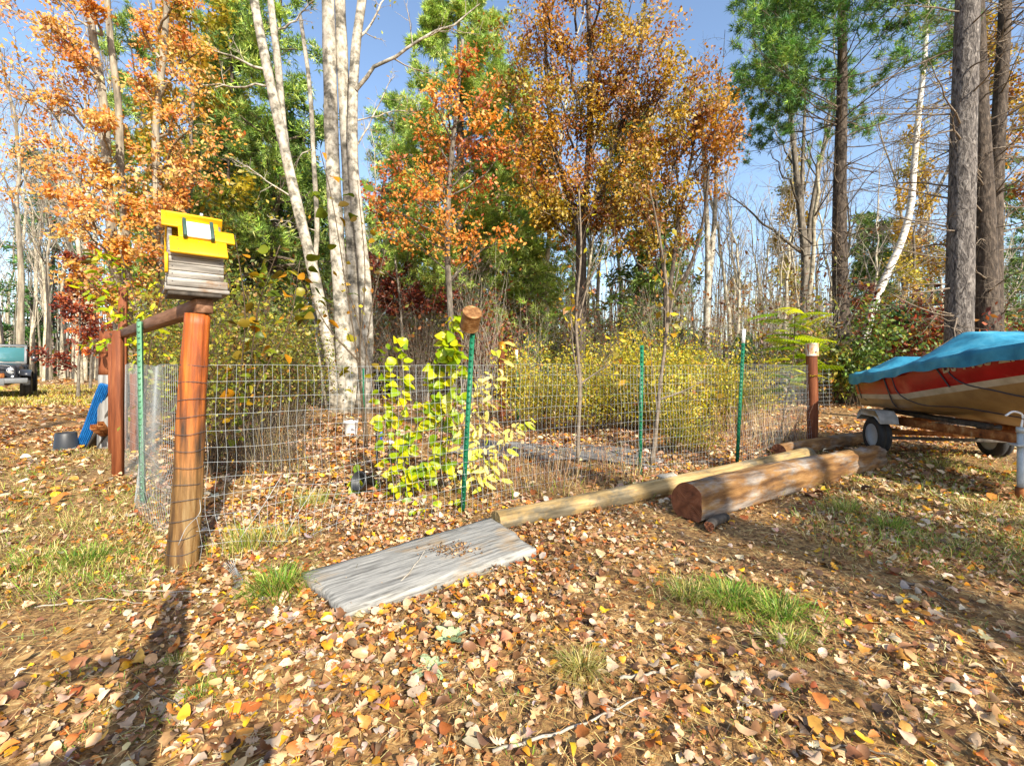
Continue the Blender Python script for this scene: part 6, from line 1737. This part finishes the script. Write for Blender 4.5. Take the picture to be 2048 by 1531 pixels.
def plant(kind, k, x, y, region, q, s=1.0, label=None, group=None):
    nm, lb = KIND[kind]; auto = label is None; label = label or lb + ' ' + PLACE[region]; group = group or lb + 's ' + PLACE[region]
    k = k % len(PR[kind]); z = float(gz(x, y)) - .08
    if (kind, k) not in roots:
        t = thing(nm, label, 'tree', (x, y, z), q.uniform(0, TAU), group); t.scale = (s, s, s)
        tm, br, cr = PR[kind][k]; obj('trunk', tm, t); obj('branches', br, t)
        if cr: obj('crown', cr, t)
        roots[kind, k] = t
    else:
        t = dup(roots[kind, k], (x, y, z), q.uniform(0, TAU), s, label, group, tilt=(q.normal(0, .02), q.normal(0, .02)))
    if auto: AUTO.append((lb, x, y, t))
q = np.random.default_rng(200)
taken = [(-4.2, 12.0), (-1.9, 16.5), (-.2, 19), (2, 14), (3.7, 12), (10.4, 14.4), (13.8, 19), (15.7, 21), (-11.2, 18.5), (-9.6, 15.5), (12.4, 19.5), (7, 17)]
def free(x, y, g):
    return all((x - a) ** 2 + (y - b_) ** 2 > g * g for a, b_ in taken)
def region_of(px_): return 'left' if px_ < 300 else ('mid' if px_ < 1365 else ('gap' if px_ < 1570 else 'right'))
def fill(n, pr, dr, kinds, gap, smin=.8, smax=1.15):
    c = 0; tries = 0
    while c < n and tries < n * 40:
        tries += 1
        px_ = q.uniform(*pr); y = math.sqrt(q.uniform(dr[0] ** 2, dr[1] ** 2)); x = (px_ - 1024) / FPX * y
        if not free(x, y, gap): continue
        ks = list(kinds); w = np.array([kinds[a] for a in ks], float)
        kd = ks[q.choice(len(ks), p=w / w.sum())]
        plant(kd, int(q.integers(0, 9)), x, y, region_of(px_), q, q.uniform(smin, smax)); taken.append((x, y)); c += 1
# left: thin wood of pale trunks
fill(34, (-160, 330), (30, 42), {'bare': 5, 'pole': 3}, 1.3, 1.1, 1.7)
fill(34, (-200, 330), (42, 62), {'bare': 6, 'pole': 3, 'rust': .6, 'spruce': .4}, 2.0, 1.3, 1.9)
# behind the left shrubs and the maple: greens and golds
fill(13, (330, 640), (17, 27), {'spruce': 3, 'wpine': 2, 'pole': 1.5, 'gold': 1.5}, 1.9)
fill(14, (640, 1040), (19.5, 30), {'spruce': .7, 'wpine': 1.0, 'pole': 3, 'rust': 1.2, 'bare': 2}, 1.8, .7, .95)
fill(18, (1000, 1365), (17, 30), {'pole': 4, 'bare': 2, 'rust': .9, 'spruce': .7, 'gold': .8}, 1.6, .7, .95)
fill(24, (1365, 1600), (15.5, 32), {'pole': 5, 'bare': 2.4, 'small_spruce': .8}, 1.3, .66, .95)
fill(30, (1580, 2260), (20, 34), {'spruce': 1.0, 'pole': 4, 'bare': 3, 'gold': 1.8, 'rust': .5, 'wpine': .6}, 1.6, .8, 1.05)
fill(9, (1660, 2300), (14, 21), {'small_spruce': 3}, 1.8, .55, .85)
fill(16, (1640, 2260), (18, 32), {'pole': 4, 'bare': 2}, 1.1, .8, 1.1)
fill(26, (330, 1365), (17.5, 32), {'pole': 4, 'bare': 2}, 1.1, .7, 1.0)
fill(16, (1365, 1620), (18, 34), {'pole': 4, 'bare': 2}, 1.1, .7, .95)
fill(8, (930, 1560), (15.5, 20), {'small_spruce': 2}, 1.3, .4, .7)
fill(60, (330, 1365), (30, 52), {'spruce': 1.6, 'bare': 3.4, 'pole': 2.5, 'gold': 1.2, 'rust': .8, 'wpine': .8}, 2.0, .7, 1.0)
fill(40, (1365, 2260), (32, 54), {'spruce': 1.4, 'bare': 3, 'pole': 2.4, 'gold': 1.0, 'rust': .6}, 2.0, .6, .9)
# named ones
plant('rust', 0, *( (-16.5, 17.5)), 'left', q, .75, 'low brick red leaved tree at the clearing edge near the parked car', 'rust trees at the clearing edge')
plant('rust', 1, *( (-22.0, 24)), 'left', q, .8, 'low brick red leaved tree further back behind the parked car', 'rust trees at the clearing edge')
plant('gold', 0, -10.3, 14.2, 'mid', q, 1.0, 'olive gold leaved tree rising between the orange maple and the pale stems', 'gold trees behind the maple')
plant('gold', 1, 20.5, 20.0, 'right', q, 1.05, 'tall orange gold tree at the right edge behind the branchy trunks', 'gold trees at the right edge')
plant('gold', 0, 14.5, 24.0, 'right', q, .85, 'olive gold tree seen between the dark pine and the thick grey trunk', 'gold trees at the right edge')

# --- brush: bare thicket saplings behind the garden, and the far wood beyond
bb = [bush_mesh(210 + k, 4.2, 1.1, 24, 260, .12, [('7a4a20', 3), ('98601c', 2), ('8a8c2c', 2)], 'twig_pale' if k else 'twig', upright=1.0, spr=.12) for k in range(3)]
broot = {}
for k in range(46):
    for _ in range(30):
        px_ = q.uniform(620, 1660); y = q.uniform(14.2, 21); x = (px_ - 1024) / FPX * y
        if free(x, y, .8): break
    v = k % 3; taken.append((x, y))
    reg = 'left of the golden oaks' if px_ < 1080 else ('below the golden oaks' if px_ < 1380 else 'below the open sky')
    lab = 'grey brown bare thicket of upright stems behind the garden, ' + reg; grp = 'bare thickets ' + reg
    if v not in broot:
        tb_ = broot[v] = bush_root('thicket', lab, 'shrub', bb[v], (x, y, -.05), q.uniform(0, 6), q.uniform(.7, 1.2), grp)
    else: tb_ = dup(broot[v], (x, y, -.05), q.uniform(0, 6), q.uniform(.6, 1.2), lab, grp)
    AUTO.append(('bare grey brown thicket', x, y, tb_))
# leafy undergrowth between trunks
ub = [bush_mesh(220 + k, 2.4, 1.5, 14, 2000, .13, p, 'stem_brown', spr=.14) for k, p in enumerate((OLV, [('5a7424', 4), ('7a9030', 3), ('3e5820', 3), ('a8a030', 1)], RUST + [('a8702c', 3)]))]
uroot = {}
for k in range(54):
    for _ in range(30):
        px_ = q.uniform(330, 1100) if k < 34 else q.uniform(1560, 2250); y = q.uniform(14, 24) if k < 34 else q.uniform(13, 22); x = (px_ - 1024) / FPX * y
        if free(x, y, .8): break
    v = int(q.choice(3, p=(.45, .35, .2))); taken.append((x, y))
    col = ('olive', 'green', 'rust brown')[v]; reg = 'behind the pale stems and the oaks' if k < 34 else 'behind the boat'
    lab = col + ' leafy understory shrub ' + reg; grp = col + ' understory shrubs ' + reg
    if v not in uroot: tb_ = uroot[v] = bush_root('understory_shrub', lab, 'shrub', ub[v], (x, y, -.05), q.uniform(0, 6), q.uniform(.7, 1.2), grp)
    else: tb_ = dup(uroot[v], (x, y, -.05), q.uniform(0, 6), q.uniform(.6, 1.3), lab, grp)
    AUTO.append((col + ' understory shrub', x, y, tb_))
# far wood: trunks and undergrowth that read as one mass
fw = MB(); n = 2200
a = q.uniform(-1.35, 1.35, n); y = q.uniform(46, 95, n); x = a * y; h = q.uniform(7, 15, n)
P, R = grow(np.c_[x, y, np.zeros(n)], np.c_[q.normal(0, .05, n), q.normal(0, .05, n), np.ones(n)], h, 5, q.uniform(.06, .2, n), np.full(n, .03), .03, .02, q)
V, F = tubes_vf(P, R, 4); fw.add(V, F, np.repeat(pick([('9c927e', 4), ('b8ae98', 4), ('6c6252', 2), ('3e362e', 2)], n, q), 20, 0))
n = 34000
a = q.uniform(-1.4, 1.4, n); y = q.uniform(50, 105, n)
g = np.sin(a * 23) + np.sin(a * 57 + y * .3) * .7
top = np.clip(6.5 + 2.2 * g, 2.5, 11) * np.where((a > .36) & (a < .62), .62, 1) * np.where(a < -.72, .6, 1)
z = top * q.random(n) ** 1.15
B = np.c_[a * y, y, z]
V, F = leaves_vf(B, q.standard_normal((n, 3)), q.standard_normal((n, 3)) + np.array((.3, -.5, .5)), q.uniform(.35, .9, n), HEX)
kk = (np.sin(a * 31 + 2) + np.sin(y * .21 + a * 9) > .2)
C = np.where(kk[:, None], pick(HEML + [('6a6230', 3)], n, q), pick([('8a6a34', 3), ('7a4a24', 2), ('98842c', 2), ('6a6458', 3), ('5c5238', 3)], n, q))
fw.add(V, F, np.repeat(C, 7, 0))
tag(fw.build('far_woods', M['leaf']), 'far-off mixed wood closing the view behind all the trees', 'woods', kind='stuff')

# trees behind the photographer whose shadows fall across the right foreground and the clearing
def shade_tree(pt, s, kind, k, sc, label):
    x, y = pt[0] + .47 * s, pt[1] - .883 * s
    plant(kind, k, x, y, 'right', q, sc, label, 'trees behind the photographer')
shade_tree((2.1, 2.9), 13, 'bare', 3, 1.95, 'thick bare tree behind the photographer shading the right foreground')
shade_tree((4.0, 3.4), 17, 'pole', 2, 1.1, 'slim tree behind the photographer shading the trailer side')
shade_tree((3.1, 1.9), 11, 'gold', 1, .6, 'leafy tree behind the photographer at the right')
shade_tree((4.3, 3.3), 12, 'bare', 2, 1.3, 'third bare tree behind the photographer at the far right')
shade_tree((1.2, 1.3), 15, 'pole', 1, 1.2, 'slender tree behind the photographer shading the near right corner')
shade_tree((2.6, 2.0), 16, 'bare', 1, 1.0, 'second bare tree behind the photographer at the right')
shade_tree((-10.2, 10.0), 15, 'bare', 0, 1.1, 'bare tree behind the photographer shading the clearing')

# each repeat says which one it is: by the landmark it stands at, then by its depth there
ZONES = [(-9999, 'left of the parked car'), (0, 'behind the parked car'), (75, 'right of the parked car'), (190, 'behind the orange maple'), (330, 'behind the birdhouse post'), (440, 'right of the birdhouse'), (540, 'left of the pale maple stems'), (640, 'behind the pale maple stems'),
         (760, 'right of the pale maple stems'), (850, 'behind the yellow green climbing plants'), (930, 'behind the rusty tin can'), (1000, 'behind the brass capped post'), (1080, 'left of the largest oak trunk'), (1150, 'right of the largest oak trunk'), (1240, 'behind the plain green post'), (1310, 'behind the smaller golden oak'),
         (1370, 'right of the smaller golden oak'), (1430, 'left of the white tipped post'), (1490, 'right of the white tipped post'), (1550, 'left of the rust stained capped post'), (1640, 'behind the dark pine trunk'), (1720, 'right of the dark pine trunk'), (1800, 'left of the thick grey trunk'), (1890, 'behind the thick grey trunk'), (1990, 'right of the thick grey trunk'), (2100, 'far right of the thick grey trunk')]
ORD = ['nearest', 'second nearest', 'third nearest', 'fourth nearest', 'fifth nearest', 'sixth nearest', 'seventh nearest', 'eighth nearest', 'ninth nearest', 'tenth nearest', 'eleventh nearest', 'twelfth nearest', 'thirteenth nearest', 'fourteenth nearest', 'fifteenth nearest', 'sixteenth nearest', 'seventeenth nearest', 'eighteenth nearest']
cell = {}
for lb, x, y, t in AUTO:
    p = 1024 + x / y * FPX
    zn = [n_ for lo, n_ in ZONES if p >= lo][-1]
    cell.setdefault((lb, zn), []).append((y, t))
for (lb, zn), L_ in cell.items():
    L_.sort(key=lambda e: e[0])
    for i, (_, t) in enumerate(L_):
        t['label'] = (lb if len(L_) == 1 else ORD[min(i, 17)] + ' ' + lb) + ' ' + zn

# ------------------------------------------------------------------ photographer and tripod behind the lens (only their shadow shows)
def photographer():
    M['coat'] = mat_plain('coat', (.06, .08, .12), rough=.9); M['skin'] = mat_plain('skin', lin('c89678'), rough=.6, var=.05); M['hair'] = mat_plain('hair', (.05, .03, .02), rough=.8)
    base = np.array((-.42, -.04))
    J = {'pel': (0, 0, .93), 'ch': (0, 0, 1.28), 'nk': (0, 0, 1.47), 'hd': (0, .02, 1.60), 'hd2': (0, .02, 1.70),
         'hl': (-.09, 0, .90), 'kl': (-.11, .03, .50), 'al': (-.11, -.01, .09), 'tl': (-.12, .14, .04),
         'hr': (.09, 0, .90), 'kr': (.11, .03, .50), 'ar': (.11, -.01, .09), 'tr': (.12, .14, .04),
         'sl': (-.19, 0, 1.40), 'el': (-.30, .08, 1.16), 'wl': (-.22, .30, 1.12), 'sr': (.19, 0, 1.40), 'er': (.33, .06, 1.17), 'wr': (.26, .28, 1.20)}
    E = [('pel', 'ch'), ('ch', 'nk'), ('nk', 'hd'), ('hd', 'hd2'), ('pel', 'hl'), ('hl', 'kl'), ('kl', 'al'), ('al', 'tl'), ('pel', 'hr'), ('hr', 'kr'), ('kr', 'ar'), ('ar', 'tr'), ('ch', 'sl'), ('sl', 'el'), ('el', 'wl'), ('ch', 'sr'), ('sr', 'er'), ('er', 'wr')]
    Rd = dict(pel=.15, ch=.15, nk=.06, hd=.09, hd2=.075, hl=.10, kl=.065, al=.045, tl=.04, hr=.10, kr=.065, ar=.045, tr=.04, sl=.075, el=.048, wl=.034, sr=.075, er=.048, wr=.034)
    ks = list(J); V = [J[k] for k in ks]; ed = [(ks.index(a), ks.index(b_)) for a, b_ in E]
    nv = len(V); rad = [Rd[k] for k in ks]
    for w, sg in (('wl', 1), ('wr', -1)):
        b_ = np.array(J[w])
        for f in range(4):
            p1 = b_ + np.array((sg * (.03 - .02 * f), .085, .01)); p2 = p1 + np.array((sg * .004, .03, -.02)); p3 = p2 + np.array((sg * .004, .012, -.025))
            i0 = len(V); V += [tuple(b_ + np.array((sg * (.012 - .008 * f), .05, .005))), tuple(p1), tuple(p2), tuple(p3)]; rad += [.012, .009, .009, .008]
            ed += [(ks.index(w), i0), (i0, i0 + 1), (i0 + 1, i0 + 2), (i0 + 2, i0 + 3)]
        i0 = len(V); V += [tuple(b_ + np.array((sg * .035, .03, 0))), tuple(b_ + np.array((sg * .05, .065, -.01)))]; rad += [.012, .009]; ed += [(ks.index(w), i0), (i0, i0 + 1)]
    me = bpy.data.meshes.new('person'); me.from_pydata(V, ed, []); me.materials.append(M['coat'])
    o = bpy.data.objects.new('person', me); COL.objects.link(o)
    sk = o.modifiers.new('skin', 'SKIN'); sd_ = me.skin_vertices[0].data
    for i, r_ in enumerate(rad): sd_[i].radius = (r_, r_ * (.72 if i < 2 else 1)); sd_[i].use_root = i == 0
    ss = o.modifiers.new('sub', 'SUBSURF'); ss.levels = ss.render_levels = 2
    o.location = (base[0], base[1], 0); o.rotation_euler = (0, 0, 2.06); o.scale = (.85, .85, 1.10)
    tag(o, 'person in a dark coat standing behind the tripod and holding the camera', 'person')
    t = thing('tripod', 'camera tripod with splayed legs at the viewpoint', 'tripod', (.0, -.10, 0), .3)
    for k in range(3):
        a = TAU * k / 3 + .5
        MB().add(*tube_vf(np.array([(.03 * math.cos(a), .03 * math.sin(a), 1.0), (.36 * math.cos(a), .36 * math.sin(a), 0)]), np.array([.016, .011]), 8)).build('leg', M['black_plastic'], t)
    MB().add(*tube_vf(np.array([(0, 0, .8), (0, 0, 1.12)]), .014, 8)).build('centre_column', M['black_plastic'], t)
    b = MB(); add_box(b, .13, .07, .09, (0, -.02, 1.17), .01); b.build('camera_body', M['black_plastic'], t)
photographer()
